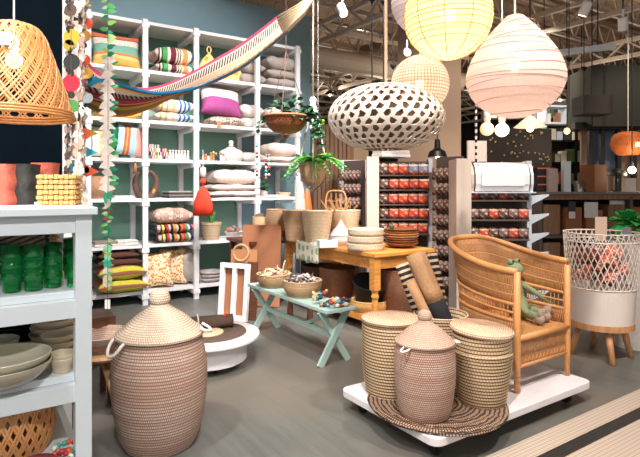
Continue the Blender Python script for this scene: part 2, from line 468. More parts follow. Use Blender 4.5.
def stand_cushion(name, label, loc, w_, h_, t_, m, lean=.22, roll=0, rz=None, group=None, seed=0, cat='cushion'):
    mb = cushion_mb(w_, h_, t_, seed)
    o = mb.build(name, m, smooth=True, merge=True)
    R = Matrix.Rotation(ANG if rz is None else rz, 4, 'Z') @ Matrix.Rotation(PI/2-lean, 4, 'X') @ Matrix.Rotation(roll, 4, 'Z')
    o.rotation_euler = R.to_euler(); hh = (abs(h_*math.cos(roll))+abs(w_*math.sin(roll)))/2
    o.location = Vector(loc)+Vector((0, 0, hh*math.cos(lean)*.97+t_*.5*math.sin(lean)*.3))
    return tag(o, label, cat, group)

cr = (232, 220, 200); K = (30, 24, 26)
M['p_orange'] = mstripe('cushion_orange_teal', [(2.2, (222, 176, 84)), (1.2, (226, 200, 130)), (.8, (232, 128, 62)), (3.2, (126, 182, 160)), (2.2, (236, 222, 210)), (.35, (70, 30, 40)), (2.2, (232, 118, 78))], 1)
M['p_bright'] = mstripe('cushion_green_maroon', [(1.2, (214, 180, 170)), (.4, K), (.5, cr), (.4, K), (1.4, (70, 160, 84)), (.8, cr), (1.6, (110, 30, 56)), (.4, cr), (.3, K), (.4, cr), (.3, K), (.5, cr), (1.4, (240, 150, 80)), (1, (230, 222, 206)), (.9, (60, 80, 104)), (.9, (214, 70, 50))], 0)
M['p_bluewhite'] = mstripe('cushion_blue_yellow', [(1, cr), (.3, (220, 170, 70)), (.7, cr), (.3, (220, 170, 70)), (1, cr), (.25, (226, 180, 90)), (.9, cr), (.35, (30, 100, 170)), (.4, cr), (.4, (30, 100, 170)), (.3, cr), (.5, (40, 120, 170)), (1.2, cr)], 0)
M['p_magenta'] = mstripe('cushion_magenta_white', [(2.9, (164, 74, 136)), (.05, (110, 40, 90)), (2.4, (228, 214, 214)), (.9, (206, 150, 80))], 1)
M['p_leopard'] = mspots('leopard_cloth', (206, 186, 168), (104, 72, 62), 22, .42)
M['p_grey'] = mcloth('grey_linen', (164, 154, 146))
M['p_cream'] = mcloth('cream_linen', (226, 208, 198))
M['p_offwhite'] = mcloth('offwhite_linen', (214, 204, 196))
M['p_left'] = mstripe('cushion_white_stripes', [(1, (60, 90, 150)), (.3, cr), (.7, (80, 110, 160)), (1.4, cr), (.3, (230, 200, 80)), (.5, cr), (.3, (90, 160, 110)), (.3, (230, 200, 80)), (2, (236, 226, 220))], 0)
M['p_green'] = mstripe('cushion_green_blue', [(1.6, (20, 140, 100)), (.8, (10, 90, 60)), (1.6, (170, 214, 220)), (.6, (196, 96, 60)), (.4, (240, 160, 90)), (.6, (196, 96, 60)), (1.5, (160, 206, 216)), (2.6, (222, 164, 150))], 0)
M['p_diam'] = mspots('diamond_cloth', (182, 148, 132), (236, 222, 210), 26, .34)
M['p_multi'] = mstripe('cushion_many_stripes', [(1, (20, 50, 50)), (1, (226, 170, 170)), (.4, K), (.8, (220, 214, 90)), (.5, K), (.9, (200, 40, 60)), (.6, (200, 200, 186)), (.8, K), (1, (240, 160, 70)), (.6, cr), (.7, (20, 20, 26)), (.7, (240, 120, 60)), (.7, (210, 50, 70)), (.8, (50, 150, 80)), (.6, cr), (.8, (40, 50, 110)), (.8, (240, 130, 90)), (.7, (110, 180, 220)), (.5, (230, 60, 50))], 0)
M['p_yelpat'] = mspots('yellow_dotted_cloth', (232, 214, 180), (212, 132, 34), 15, .45)
M['p_brown'] = mstripe('cushion_yellow_brown', [(.12, (160, 98, 76)), (.50, (206, 200, 64)), (.12, (160, 150, 40)), (3.6, (160, 98, 76)), (.6, (90, 50, 40))], 1)
M['p_dark'] = mstripe('cushion_dark', [(1, (90, 50, 40)), (1, (30, 26, 26)), (1, (90, 50, 40))], 1)
M['p_yellow'] = mspots('yellow_patterned_cloth', (222, 176, 80), (236, 218, 180), 6, .34)

def sc_center(p0, p1, row, d, dz=0): return LW((shx(p0, d)+shx(p1, d))/2, d, ZS[row]+dz)
# bay A
stand_cushion('cushion', 'orange, cream and teal striped cushion standing on the topmost left shelf', sc_center(88, 143, 5, .22), .60, .46, .17, M['p_orange'], .25, seed=1)
lay_cushion('cushion', 'pale yellow and green flat cushion under the hammock in the left bay', sc_center(90, 141, 4, .28, .0), .56, .44, .13, M['p_yellow'], seed=2)
lay_cushion('cushion', 'folded cream cushion lying topmost on the pile behind the hammock, left bay', sc_center(90, 141, 4, .28, .135), .54, .44, .12, M['p_bluewhite'], seed=3)
stand_cushion('cushion', 'cream cushion with blue and yellow stripes behind the paper pennants', sc_center(84, 113, 3, .24), .46, .42, .15, M['p_left'], .25, seed=4)
c1 = stand_cushion('cushion', 'green, blue and orange striped cushion with pink corner and tassel', sc_center(106, 145, 3, .16), .47, .43, .17, M['p_green'], .2, roll=-.12, seed=5)
lay_cushion('cushion', 'brown and yellow striped cushion lying lowest in the bottom left bay', sc_center(94, 144, 0, .16), .60, .50, .17, M['p_brown'], seed=6)
lay_cushion('cushion', 'brown and yellow striped cushion lying on another like it, bottom left bay', sc_center(94, 143, 0, .16, .155), .58, .50, .18, M['p_brown'], seed=7)
lay_cushion('cushion', 'black and brown cushion on top of the yellow striped cushions', sc_center(94, 139, 0, .2, .315), .54, .46, .10, M['p_dark'], seed=8)
lay_cushion('cushion', 'brown cushion topmost of the pile in the bottom left bay', sc_center(94, 137, 0, .2, .405), .5, .44, .09, M['p_dark'], seed=9)
# bay B
g = 'green and maroon striped cushions on the upper shelf'
lay_cushion('cushion', 'green, maroon and orange striped cushion, the lower of two on the upper shelf', sc_center(149, 193, 5, .2), .56, .46, .12, M['p_bright'], seed=10, group=g)
lay_cushion('cushion', 'plump green, maroon and orange striped cushion, the upper of two', sc_center(148, 193, 5, .2, .12), .57, .46, .22, M['p_bright'], seed=11, group=g)
g = 'blue and yellow striped cushions below the hammock'
lay_cushion('cushion', 'white cushion with blue and yellow stripes, lower one below the hammock', sc_center(147, 193, 4, .2), .56, .46, .12, M['p_bluewhite'], seed=12, group=g)
lay_cushion('cushion', 'white cushion with blue and yellow stripes, upper one below the hammock', sc_center(149, 193, 4, .2, .12), .54, .46, .17, M['p_bluewhite'], seed=13, group=g)
g = 'many-striped cushions in the middle bay'
lay_cushion('cushion', 'many-coloured striped cushion, lower of the two under the patterned cushion', sc_center(149, 195, 1, .2), .58, .46, .12, M['p_multi'], seed=14, group=g)
lay_cushion('cushion', 'many-coloured striped cushion, directly under the diamond patterned cushion', sc_center(148, 194, 1, .2, .12), .58, .46, .12, M['p_multi'], seed=15, group=g)
lay_cushion('cushion', 'brown and white diamond patterned cushion on two striped cushions', sc_center(148, 191, 1, .2, .24), .54, .44, .20, M['p_diam'], seed=16)
stand_cushion('cushion', 'yellow dotted cream cushion standing leftmost in the bottom middle bay', sc_center(147, 168, 0, .14), .38, .46, .15, M['p_yelpat'], .12, .06, rz=ANG-.3, seed=17)
stand_cushion('cushion', 'yellow dotted cream cushion standing beside the grey one, bottom middle bay', sc_center(164, 182, 0, .24), .36, .48, .14, M['p_yelpat'], .12, .05, rz=ANG-.5, seed=18)
stand_cushion('cushion', 'grey cushion standing rightmost in the bottom middle bay', sc_center(180, 195, 0, .18), .34, .47, .14, M['p_grey'], .1, .1, rz=ANG-.5, seed=19)
# bay C
lay_cushion('cushion', 'leopard patterned cushion lying under the magenta cushion', sc_center(202, 243, 4, .2), .56, .44, .12, M['p_leopard'], seed=20)
stand_cushion('cushion', 'magenta and white cushion leaning on the leopard cushion', sc_center(200, 240, 4, .2, .10), .60, .46, .24, M['p_magenta'], .50, -.10, seed=21)
g = 'cream cushions stacked in the right middle bay'
for i in range(3):
    lay_cushion('cushion', ['cream linen cushion lowest of three beside the red tassel', 'cream linen cushion between two others beside the red tassel', 'cream linen cushion topmost of three beside the red tassel'][i],
                sc_center(203+i*2, 253, 2, .2, i*.085), .76-.03*i, .50, .09 if i < 2 else .21, M['p_cream'], seed=22+i, group=g)
lay_cushion('cushion', 'pale cushion beside the hanging plant, right side of third bay', sc_center(238, 256, 4, .32), .40, .4, .16, M['p_offwhite'], seed=26)
lay_cushion('cushion', 'pale cushion resting on another one left of the hanging plant', sc_center(238, 256, 4, .32, .16), .38, .4, .18, M['p_offwhite'], seed=27)
# bay D
g = 'grey cushions on the top right shelf'
for i in range(3):
    lay_cushion('cushion', ['grey linen cushion lowest of three on the top right shelf', 'grey linen cushion in the middle of three on the top right shelf', 'plump grey linen cushion topmost of three on the top right shelf'][i],
                sc_center(260, 294, 5, .25, i*.125), .58, .46, .13 if i < 2 else .2, M['p_grey'], seed=30+i, group=g)
lay_cushion('cushion', 'grey cushion beside the upright on the top shelf under the hammock end', sc_center(240, 256, 5, .3), .42, .42, .16, M['p_grey'], seed=34)
lay_cushion('cushion', 'grey cushion stacked on the one beside the upright, top shelf', sc_center(240, 256, 5, .3, .16), .40, .42, .16, M['p_grey'], seed=35)
lay_cushion('cushion', 'off-white cushion behind the hanging rattan plant bowl', sc_center(260, 293, 4, .25), .56, .44, .16, M['p_offwhite'], seed=36)
lay_cushion('cushion', 'off-white cushion stacked topmost behind the hanging rattan plant bowl', sc_center(260, 291, 4, .25, .16), .54, .44, .16, M['p_offwhite'], seed=37)
lay_cushion('cushion', 'flat cream cushion at the bottom below the hanging rattan bowl', sc_center(260, 295, 3, .2), .58, .46, .09, M['p_cream'], seed=38)
lay_cushion('cushion', 'plump cream cushion on the flat one below the hanging rattan bowl', sc_center(260, 295, 3, .2, .09), .56, .46, .20, M['p_cream'], seed=39)
lay_cushion('cushion', 'cream cushion behind the upright left of the plump cream cushion', sc_center(240, 257, 3, .35), .4, .42, .14, M['p_offwhite'], seed=40)

# tassel on the green cushion
def tassel(name, label, loc, L, r, m, cat='tassel', n=14):
    t = thing(name, label, cat, loc)
    mb = MB()
    for i in range(n):
        a = 2*PI*i/n; mb.tube([(r*.3*math.cos(a), r*.3*math.sin(a), -.03), (r*.8*math.cos(a), r*.8*math.sin(a), -.03-L*.4), (r*math.cos(a), r*math.sin(a), -.03-L)], r*.22, 5)
    mb.build('fringe', m, t, smooth=True)
    MB().ball((0, 0, -.018), r*.55).build('knot', m, t, smooth=True)
    MB().tube([(0, 0, -.01), (0, 0, .04)], .002, 5).build('cord', m, t)
    return t
M['red'] = mcloth('red_yarn', (222, 62, 36)); M['tan_thread'] = mcloth('tan_thread', (160, 112, 76))
tassel('tassel', 'small brown tassel hanging from the corner of the green striped cushion', LW(shx(135, -.02), -.03, 1.77), .13, .02, M['tan_thread'])

# ---------------------------------------------------------------- small goods in the bays
M['card_white'] = mplain('white_card', (228, 226, 222), .6, .04)
M['kraft'] = mplain('kraft_card', (170, 118, 78), .85, .1, 8)
def price_tag(px, row, lab, h=.09, w_=.055, m='kraft'):
    p = LW(shx(px, -.03), -.03, ZS[row]-.01)
    o = MB().box((0, 0, 0), (w_, .003, h)).build('price_tag', M[m], loc=p, rot=(0, 0, ANG)); tag(o, lab, 'tag')
price_tag(219, 4, 'kraft paper tag hanging under the magenta cushion')
price_tag(132, 0, 'kraft paper tag hanging beside the brown cushions', .0+.12)
bpy.context.view_layer.update()
bpy.data.objects['price_tag.001'].location = LW(shx(132, .1), .1, ZS[1]-.1)
# tipi shaped pouches
M['tipi'] = mspots('yellow_leaf_cloth', (232, 200, 130), (226, 150, 40), 7, .33)
def pouch(px, row, d, w_, h, lab):
    t = thing('fabric_pouch', lab, 'pouch', SP(px, row, d), ANG)
    pr = sp2([(w_*.42, 0), (w_*.5, h*.12), (w_*.48, h*.4), (w_*.3, h*.66), (w_*.08, h*.84), (.012, h*.88)], 5)
    MB().lathe([(.001, 0)]+pr, 20, sy=.55).build('body', M['tipi'], t, smooth=True)
    MB().tube([(w_*.1*math.sin(a), 0, h*.88+h*.1*(1-math.cos(a))) for a in [2*PI*i/12 for i in range(12)]], .009, 6, closed=True).build('loop', M['tipi'], t, smooth=True)
pouch(209, 5, .2, .30, .42, 'yellow leaf patterned cone pouch standing left on the top shelf')
pouch(233, 5, .25, .28, .36, 'yellow leaf patterned cone pouch half hidden by the hammock')
# ribbon spools / little boxes (row 3 bay B)
cols = [(222, 60, 60), (230, 190, 60), (40, 40, 50), (60, 150, 110), (236, 220, 200), (220, 110, 150), (60, 80, 130), (240, 140, 60)]
mc = [mplain('ribbon_colour', c, .7, .05) for c in cols]
mrib = [mstripe('ribbon_box', [(1, cols[i]), (.3, cr), (1, cols[(i+3) % 8]), (.5, cr), (.7, cols[(i+5) % 8])], 0) for i in range(4)]
gi = 0
for r in range(4):
    for c in range(3):
        x = shx(149, .12)+.05+c*.085; z = ZS[3]+r*.05
        if r == 3 and c == 2: continue
        o = MB().box((0, 0, .024), (.078, .07, .046), bev=0).build('ribbon_box', mrib[(r*2+c) % 4], loc=LW(x, .10+.02*c+r*.05, z if True else z), bevel=.004, rot=(0, 0, ANG+random.uniform(-.2, .2)))
        tag(o, 'small striped colourful box in the stepped pile on the left of the shelf', 'box', 'striped boxes piled on the fourth shelf')
        if r: # a filler block beneath so that nothing hovers
            pass
for c in range(7):
    x = shx(166, .12)+.05+c*.04
    t = thing('wooden_peg_doll', 'small pale doll figure in the row beside the striped boxes', 'figurine', LW(x, .12+.01*(c % 2), ZS[3]), ANG, 'row of small pale figures on the fourth shelf')
    MB().lathe([(.001, 0), (.016, 0), (.017, .04), (.012, .09), (.006, .1), (.001, .1)], 12).build('body', mc[4], t, smooth=True)
    MB().ball((0, 0, .115), .016, 10, 6).build('head', M['p_cream'], t, smooth=True)
# figurines bay C row 3
for c in range(9):
    x = shx(201, .15)+c*.036+.02
    t = thing('figurine', 'tiny dressed figurine in the crowd left of the white lidded pot', 'figurine', LW(x, .12+.05*((c*3) % 3), ZS[3]), ANG, 'crowd of tiny figurines on the fourth shelf')
    hh = .09+.05*random.random()
    MB().lathe([(.001, 0), (.018, 0), (.02, .02), (.01, hh*.7), (.006, hh*.75), (.001, hh*.75)], 10).build('body', random.choice([mc[2], mc[4], mc[0], mc[7], M['kraft']]), t, smooth=True)
    MB().ball((0, 0, hh*.86), .015, 8, 6).build('head', mc[(c*5) % 8], t, smooth=True)
# white pot with a gathered top
t = thing('fabric_pot', 'white cloth pot with a gathered pointed top beside the tiny figurines', 'pot', SP(231, 3, .22), ANG)
MB().lathe([(.001, 0)]+sp2([(.13, 0), (.17, .06), (.16, .14), (.09, .18), (.03, .22), (.035, .27), (.02, .30)], 5)+[(.001, .30)], 24).build('body', M['p_offwhite'], t, smooth=True)
MB().tube([(.04*math.cos(a), .04*math.sin(a), .215) for a in [2*PI*i/14 for i in range(14)]], .006, 6, closed=True).build('cord', M['tan_thread'], t, smooth=True)
# heart shaped wreath
t = thing('woven_wreath', 'brown teardrop wreath leaning behind the white upright', 'wreath', SP(146, 2, .12), ANG)
pts = [(.13*math.sin(a)*(1+.2*math.cos(a)), 0, .17+.17*math.cos(a)) for a in [2*PI*i/24 for i in range(24)]]
M['twig'] = mplain('brown_twig', (92, 66, 56), .8, .3, 30, .3)
MB().tube(pts, [.034*(1.15-.5*math.cos(2*PI*i/24)) if True else .03 for i in range(24)], 8, closed=True).build('ring', M['twig'], t, smooth=True)
mb = MB()
for i in range(9):
    a = PI*.6+i*.2; mb.ball((.10*math.sin(a), -.02, .13+.12*math.cos(a)), .03, 8, 6)
mb.build('pompoms', mplain('mustard_felt', (214, 150, 50), .9, .2), t, smooth=True)
# flat textiles and notebooks
def flat_pile(name, label, loc, w_, d_, hs, mats, cat, group=None, rz=0):
    z = 0
    for i, h in enumerate(hs):
        o = MB().box((0, 0, h/2), (w_*(1-.04*(i % 3)), d_*(1-.05*(i % 2)), h)).build(name, mats[i % len(mats)], loc=Vector(loc)+Vector((0, 0, z)), rot=(0, 0, ANG+rz+random.uniform(-.08, .08)), bevel=min(.008, h*.3))
        tag(o, label if isinstance(label, str) else label[i], cat, group); z += h+.001
mdk = mcloth('charcoal_cloth', (62, 62, 60)); mgr = mcloth('taupe_cloth', (140, 128, 118))
flat_pile('folded_cloth', 'folded dark cloth in the flat pile beside the white upright', SP(178, 2, .2), .34, .3, [.02, .025, .02, .02], [mdk, mgr, mdk, M['p_grey']], 'cloth', 'dark cloths folded on the third shelf')
flat_pile('greeting_card', 'white card lying in the small pile right of the round basket', SP(123, 2, .16), .24, .18, [.012, .01, .01], [M['card_white'], mplain('pale_blue_card', (170, 196, 200), .6, .1), M['card_white']], 'card', 'pale cards on the third shelf')
flat_pile('patterned_notebook', 'grey patterned notebook lying in the left bay on the second shelf', SP(126, 1, .12), .26, .2, [.02, .02, .02], [mspots('dot_paper', (220, 220, 214), (90, 120, 120), 14, .3)], 'notebook', 'patterned notebooks on the second shelf')
flat_pile('folded_cloth', 'folded beige cloth at the left end of the second shelf', SP(104, 1, .14), .26, .24, [.03, .03], [M['p_cream'], mgr], 'cloth', 'beige cloths folded on the second shelf')
flat_pile('open_booklet', 'open booklet with red pictures lying on the shelf below the bead strings', SP(271, 2, .12), .32, .22, [.014, .012], [M['card_white'], mspots('picture_paper', (226, 216, 206), (190, 70, 60), 5, .35)], 'booklet', 'booklets lying on the right-hand shelf')
# woven round basket bay A
M['bask_tan'] = mweave('tan_coil', (214, 168, 128), (186, 136, 100), (110, 74, 52), .014, .01, .0014)
M['bask_pale'] = mweave('pale_palm', (248, 228, 196), (238, 212, 176), (180, 140, 100), .016, .01, .0013)
M['bask_brown'] = mweave('brown_coil', (160, 108, 76), (138, 90, 62), (80, 50, 34), .014, .01, .0015)
def basket_prof(r0, r1, h, belly=0, wall=.010, lip=.006, cs=.011, amp=.003):
    mid = (r0+r1)/2+belly
    outp = sp2([(r0*.96, 0), (r0, .012), (mid, h*.5), (r1, h)], 8)
    outp = coil(outp, cs, amp)
    return [(.001, 0.0)]+outp+[(r1+lip, h+.004), (r1+lip*.3, h+.012), (r1-wall, h+.004), (mid-wall, h*.5), (r0-wall, .02), (.001, .018)]
def basket(name, label, loc, r0, r1, h, m, belly=0, handles=0, group=None, cat='basket', lip=.006, cs=.011, rz=0, hm=None):
    t = thing(name, label, cat, loc, rz, group)
    MB().lathe(basket_prof(r0, r1, h, belly, lip=lip, cs=cs, amp=cs*.3), 44, rows=True).build('body', m, t, smooth=True)
    if handles:
        for s in (-1, 1):
            pts = [((r1+.012)*s, .07*math.cos(a), h-.01+handles*math.sin(a)) for a in [PI*i/10 for i in range(11)]]
            MB().tube(pts, .008, 7).build('handle', hm or m, t, smooth=True)
    return t
t = basket('round_basket', 'round tan coiled basket half hidden by the hanging pennants, left bay', SP(97, 2, .22), .14, .13, .26, M['bask_tan'], .05)
# terracotta like pot with plant & bowl
M['potcream'] = mweave('woven_pot', (206, 184, 154), (190, 164, 130), (140, 110, 80), .02, .012, .001)
t = thing('plant_pot', 'cream woven plant pot with a green leaf under the red tassel', 'plant', SP(211, 1, .14), ANG)
MB().lathe([(.001, 0), (.105, 0), (.135, .20), (.142, .205), (.142, .235), (.125, .235), (.12, .2), (.001, .19)], 28).build('pot', M['potcream'], t, smooth=False)
M['leaf'] = mplain('leaf_green', (64, 130, 52), .5, .35, 8); M['leafdk'] = mplain('leaf_dark', (34, 84, 52), .5, .35, 8)
M['leafbr'] = mplain('leaf_bright', (124, 176, 60), .5, .3, 8)
mb = MB()
for i in range(5):
    a = i*1.3; d = Vector((math.cos(a), math.sin(a)*.5, 0)); mb.grid(lambda u, v, d=d: Vector((0, 0, .19))+d*(.07*v+.03*(u-.5))+Vector((-d.y, d.x, 0))*((u-.5)*.07*math.sin(PI*v))+Vector((0, 0, .18*v+.01*math.cos(u*6))), 4, 6)
mb.build('leaves', M['leaf'], t, smooth=True, solid=.003)
M['shell'] = mplain('shell_white', (220, 206, 200), .5, .2)
t = thing('fruit_bowl', 'pale footed bowl heaped with shells beside the cream woven pot', 'bowl', SP(234, 1, .14), ANG)
MB().lathe([(.001, 0), (.06, 0), (.09, .03), (.13, .09), (.135, .095), (.125, .095), (.08, .04), (.001, .03)], 28).build('bowl', M['shell'], t, smooth=True)
mb = MB(); mb2 = MB()
for i in range(26):
    a = random.random()*6.28; r = random.random()**.5*.09; (mb if i % 4 else mb2).ball((r*math.cos(a), r*math.sin(a), .10+.05*(1-r/.1)+random.random()*.02), .024, 8, 5)
mb.build('shells', mplain('grey_shell', (130, 118, 116), .7, .5, 40), t, smooth=True); mb2.build('red_shells', mplain('red_shell', (206, 70, 50), .7, .1), t, smooth=True)
# grey bowls stack
M['greybowl'] = mplain('grey_ceramic', (168, 160, 156), .4, .08)
for i in range(3):
    o = MB().lathe([(.001, 0), (.09, 0), (.15, .03), (.165, .055), (.16, .06), (.14, .035), (.085, .01), (.001, .01)], 36).build('stoneware_dish', M['greybowl'], smooth=True, loc=SP(210, 0, .2, i*.042))
    tag(o, ['lowest grey dish of the stack on the bottom shelf', 'middle grey dish of the stack on the bottom shelf', 'topmost grey dish of the stack on the bottom shelf'][i], 'dish', 'grey dishes stacked on the bottom shelf')
# glass bottle & plants in bay D row 2
t = thing('potted_succulent', 'small dark green plant in a pot behind the bead strings', 'plant', SP(264, 2, .2), ANG)
MB().lathe([(.001, 0), (.05, 0), (.06, .09), (.052, .09), (.001, .08)], 20).build('pot', M['greybowl'], t)
mb = MB()
for i in range(16):
    a = i*2.4; mb.ball((.05*math.cos(a), .05*math.sin(a), .1+.12*((i*7) % 10)/10), .028, 7, 5)
mb.build('leaves', M['leafdk'], t, smooth=True)
t = basket('small_tray', 'shallow pale tray at the right end of the booklet shelf', SP(284, 2, .2), .08, .1, .05, M['bask_pale'])

# ================================================================ FOREGROUND TABLE SHELF (left)
TO = Vector((-.833, 1.90, 0))   # front right corner
def TL(x, y, z): return TO-U*x+V*y+Vector((0, 0, z))   # x to the left, y to the back
t = thing('display_shelf', 'white painted open shelf in the left foreground holding glasses and bowls', 'shelf', TO, ANG)
for x in (0, -1.9):
    for y in (.0275, .74):
        MB().box((x-.0275, y, .675), (.055, .055, 1.35)).build('leg', M['grey_white'], t, bevel=.002)
TZ = [1.377, 1.07, .767, .46]
for i, z in enumerate(TZ):
    if i == 0: MB().box((-.965, .38, z-.0135), (1.96, .82, .027)).build('top', M['grey_white'], t, bevel=.003)
    else: MB().box((-.965, .38, z-.0135), (1.83, .68, .027)).build('shelf_board', M['grey_white'], t, bevel=.002)
    for y in (.024, .742): MB().box((-.965, y, z-.027-.033), (1.83, .034, .066)).build('apron', M['grey_white'], t, bevel=.002)
    for x in (-.03, -1.9): MB().box((x, .383, z-.060), (.034, .65, .066)).build('apron', M['grey_white'], t, bevel=.002)
# things on the top
def rot_of(d=0): return (0, 0, ANG+d)
M['coral'] = mplain('coral_weave', (214, 112, 92), .9, .2, 60, .5); M['charcoal'] = mplain('charcoal_weave', (62, 64, 62), .9, .25, 60, .5)
M['mustard'] = mplain('mustard_weave', (206, 160, 50), .9, .2, 60, .5)
def soft_box(name, label, px0, px1, Y, h, dep, m, cat, extra=None):
    w_ = (px1-px0)/F*Y; c = P((px0+px1)/2, 187, Y); t = thing(name, label, cat, (c.x, c.y, TZ[0]), 0)
    def fn(u, v):
        a = 2*PI*u; q = abs(math.cos(a))**.5*(1 if math.cos(a) > 0 else -1), abs(math.sin(a))**.5*(1 if math.sin(a) > 0 else -1)
        z = h*v; k = 1-.06*math.sin(v*9+px0)*.3-(.05 if v > .9 else 0)
        return (q[0]*w_/2*k+.004*math.sin(v*14), q[1]*dep/2*k, z)
    mb = MB(); mb.grid(fn, 32, 12, lambda u, v: (u*w_*3, v*h)); mb.poly([fn(i/32, 1)-Vector((0, 0, 0)) if False else Vector(fn(i/32, 1)) for i in range(32)])
    mb.build('body', m, t, smooth=False); return t
soft_box('woven_pouf', 'coral woven textile block at the far left on the white shelf top', -8, 16, 2.12, .165, .12, M['coral'], 'textile')
t2 = soft_box('woven_pouf', 'charcoal woven textile block between the two coral ones', 14, 36, 2.18, .168, .12, M['charcoal'], 'textile')
soft_box('woven_pouf', 'coral woven textile block behind the square straw basket', 33, 57, 2.32, .18, .10, M['coral'], 'textile')
o = MB().box((0, 0, .005), (.012, .01, .02)).build('fabric_label', M['card_white']); o.location = P(36.5, 201, 2.02); o.location.z = TZ[0]; tag(o, 'tiny white fabric tag lying beside the straw basket', 'tag')
# square straw basket: woven relief
t = thing('straw_basket', 'square golden straw basket with chunky checker weave on the shelf top', 'basket', P(60, 187, 2.14).xy.to_3d()+Vector((0, 0, TZ[0])), ANG-.34)
M['straw'] = mplain('golden_straw', (222, 172, 106), .55, .25, 50, .3); M['strawdk'] = mplain('straw_dark', (120, 78, 44), .7, .2)
mb = MB(); s_ = .066; hh = .124; nw = 7; nh = 6
for side in range(4):
    R = Matrix.Rotation(side*PI/2, 3, 'Z')
    for i in range(nw):
        for j in range(nh):
            x = -s_+(i+.5)*2*s_/nw; z = (j+.5)*hh/nh; q = (i+j) % 2
            c = R @ Vector((x, -s_-(.003 if q else 0), z)); mb.box(c, (2*s_/nw*(1.12 if q else .8), .009, hh/nh*(.74 if q else 1.0)), R)
mb.build('weave', M['straw'], t, bevel=.003)
mb = MB()
for side in range(4):
    R = Matrix.Rotation(side*PI/2, 3, 'Z'); mb.box(R @ Vector((0, -s_+.004, hh/2)), (2*s_-.006, .004, hh*.94), R)
mb.box((0, 0, .004), (2*s_, 2*s_, .006)); mb.build('lining', M['strawdk'], t)
# green tumblers
M['glass'] = mglass('green_glass', (50, 215, 120), .05, 1.4); M['glass'].node_tree.nodes['Principled BSDF'].inputs['Transmission Weight'].default_value = .90
def tumbler_mb(h=.088, r=.0355):
    return MB().lathe([(.001, .004), (r*.80, .0), (r*.84, .006), (r*.86, h*.35), (r*.97, h*.40), (r*.99, h*.55), (r*.92, h*.60), (r, h), (r-.0032, h), (r*.86, h*.60), (r*.88, h*.45), (r*.78, h*.36), (r*.76, .014), (.001, .012)], 28)
tm = None; gn = 0
stacks = [(12, 1.88, 3), (33.5, 1.91, 3), (53, 1.97, 3), (76, 1.99, 2), (72, 2.16, 3), (13, 2.14, 2), (34, 2.18, 2), (53.5, 2.24, 2), (1, 2.32, 2)]
names = ['leftmost front stack', 'second front stack from the left', 'third front stack from the left', 'front stack nearest the white post', 'back stack nearest the white post', 'back stack at the far left', 'back stack behind the second', 'back stack behind the third', 'rearmost left stack']
pos = ['lowest', 'second', 'topmost']
for (px, Y, n), nm in zip(stacks, names):
    c = P(px, 187, Y)
    for i in range(n):
        if tm is None: tm = tumbler_mb().build('green_tumbler', M['glass'], smooth=True); o = tm
        else: o = tm.copy(); COL.objects.link(o)
        o.location = (c.x, c.y, TZ[1]+.001+i*.040)
        tag(o, 'green glass tumbler, %s of the %s' % ('topmost' if i == n-1 else pos[i], nm), 'glass', 'green tumblers stacked on the white shelf')
# bowls and plates
M['celadon'] = mplain('celadon_glaze', (172, 168, 148), .2, .12, 6); M['clay'] = mplain('beige_glaze', (196, 184, 160), .35, .12, 10)
M['teal'] = mplain('dark_teal_glaze', (38, 66, 68), .15, .25, 9)
def bowl(name, label, px, Y, z, r, h, m, foot=.5, group=None, cat='bowl', wall=.007, zb=None):
    c = P(px, 187, Y)
    pr = sp2([(r*foot, .0), (r*.78, h*.35), (r*.95, h*.75), (r, h)], 5)
    inn = sp2([(r-wall, h), (r*.93-wall, h*.75), (r*.75-wall, h*.38), (r*foot*.8, wall+.002)], 5)
    o = MB().lathe([(.001, 0)]+pr+inn+[(.001, wall)], 40).build(name, m, smooth=True, loc=(c.x, c.y, z)); return tag(o, label, cat, group)
z3 = TZ[2]+.001
bowl('serving_bowl', 'large grey-green glazed bowl at the front left, lower of the two', 4, 1.80, z3, .150, .075, M['celadon'], .5)
bowl('serving_bowl', 'large grey-green glazed bowl nested in the other big bowl', 4, 1.80, z3+.026, .148, .075, M['celadon'], .5)
bowl('small_bowl', 'small square-sided green bowl behind the big glazed bowls', -2, 2.06, z3, .075, .08, M['celadon'], .7)
bowl('small_bowl', 'beige cup bowl nearest the white post, lower of two nested', 62, 1.93, z3, .048, .052, M['clay'], .68)
bowl('small_bowl', 'beige cup bowl nearest the white post, upper of two nested', 62.5, 1.93, z3+.017, .048, .052, M['clay'], .68)
for i in range(3): bowl('small_bowl', ['beige bowl lowest of the middle stack', 'beige bowl second in the middle stack', 'beige bowl topmost of the middle stack'][i], 58, 2.06, z3+i*.026, .066-.002*i, .05, M['clay'], .55, 'beige bowls in the middle stack')
for i in range(3): bowl('shallow_bowl', ['wide beige bowl lowest of the rear stack', 'wide beige bowl second in the rear stack', 'wide beige bowl topmost of the rear stack'][i], 54, 2.26, z3+i*.03, .098-.003*i, .055, M['clay'], .5, 'wide beige bowls in the rear stack')
for i in range(7): bowl('dark_plate', 'dark teal glazed plate in the tall stack behind the bowls' if i else 'dark teal glazed plate at the very bottom of the stack behind the bowls', 14, 2.32, z3+i*.014, .135-.002*(i % 3), .022, M['teal'], .6, 'dark teal plates stacked behind the bowls', 'plate', .004)
bowl('speckled_bowl', 'pale turquoise speckled bowl standing on the stack of dark plates', 22, 2.32, z3+7*.0142+.012, .10, .03, mspots('speckled_glaze', (190, 214, 206), (70, 150, 150), 30, .35), .6)
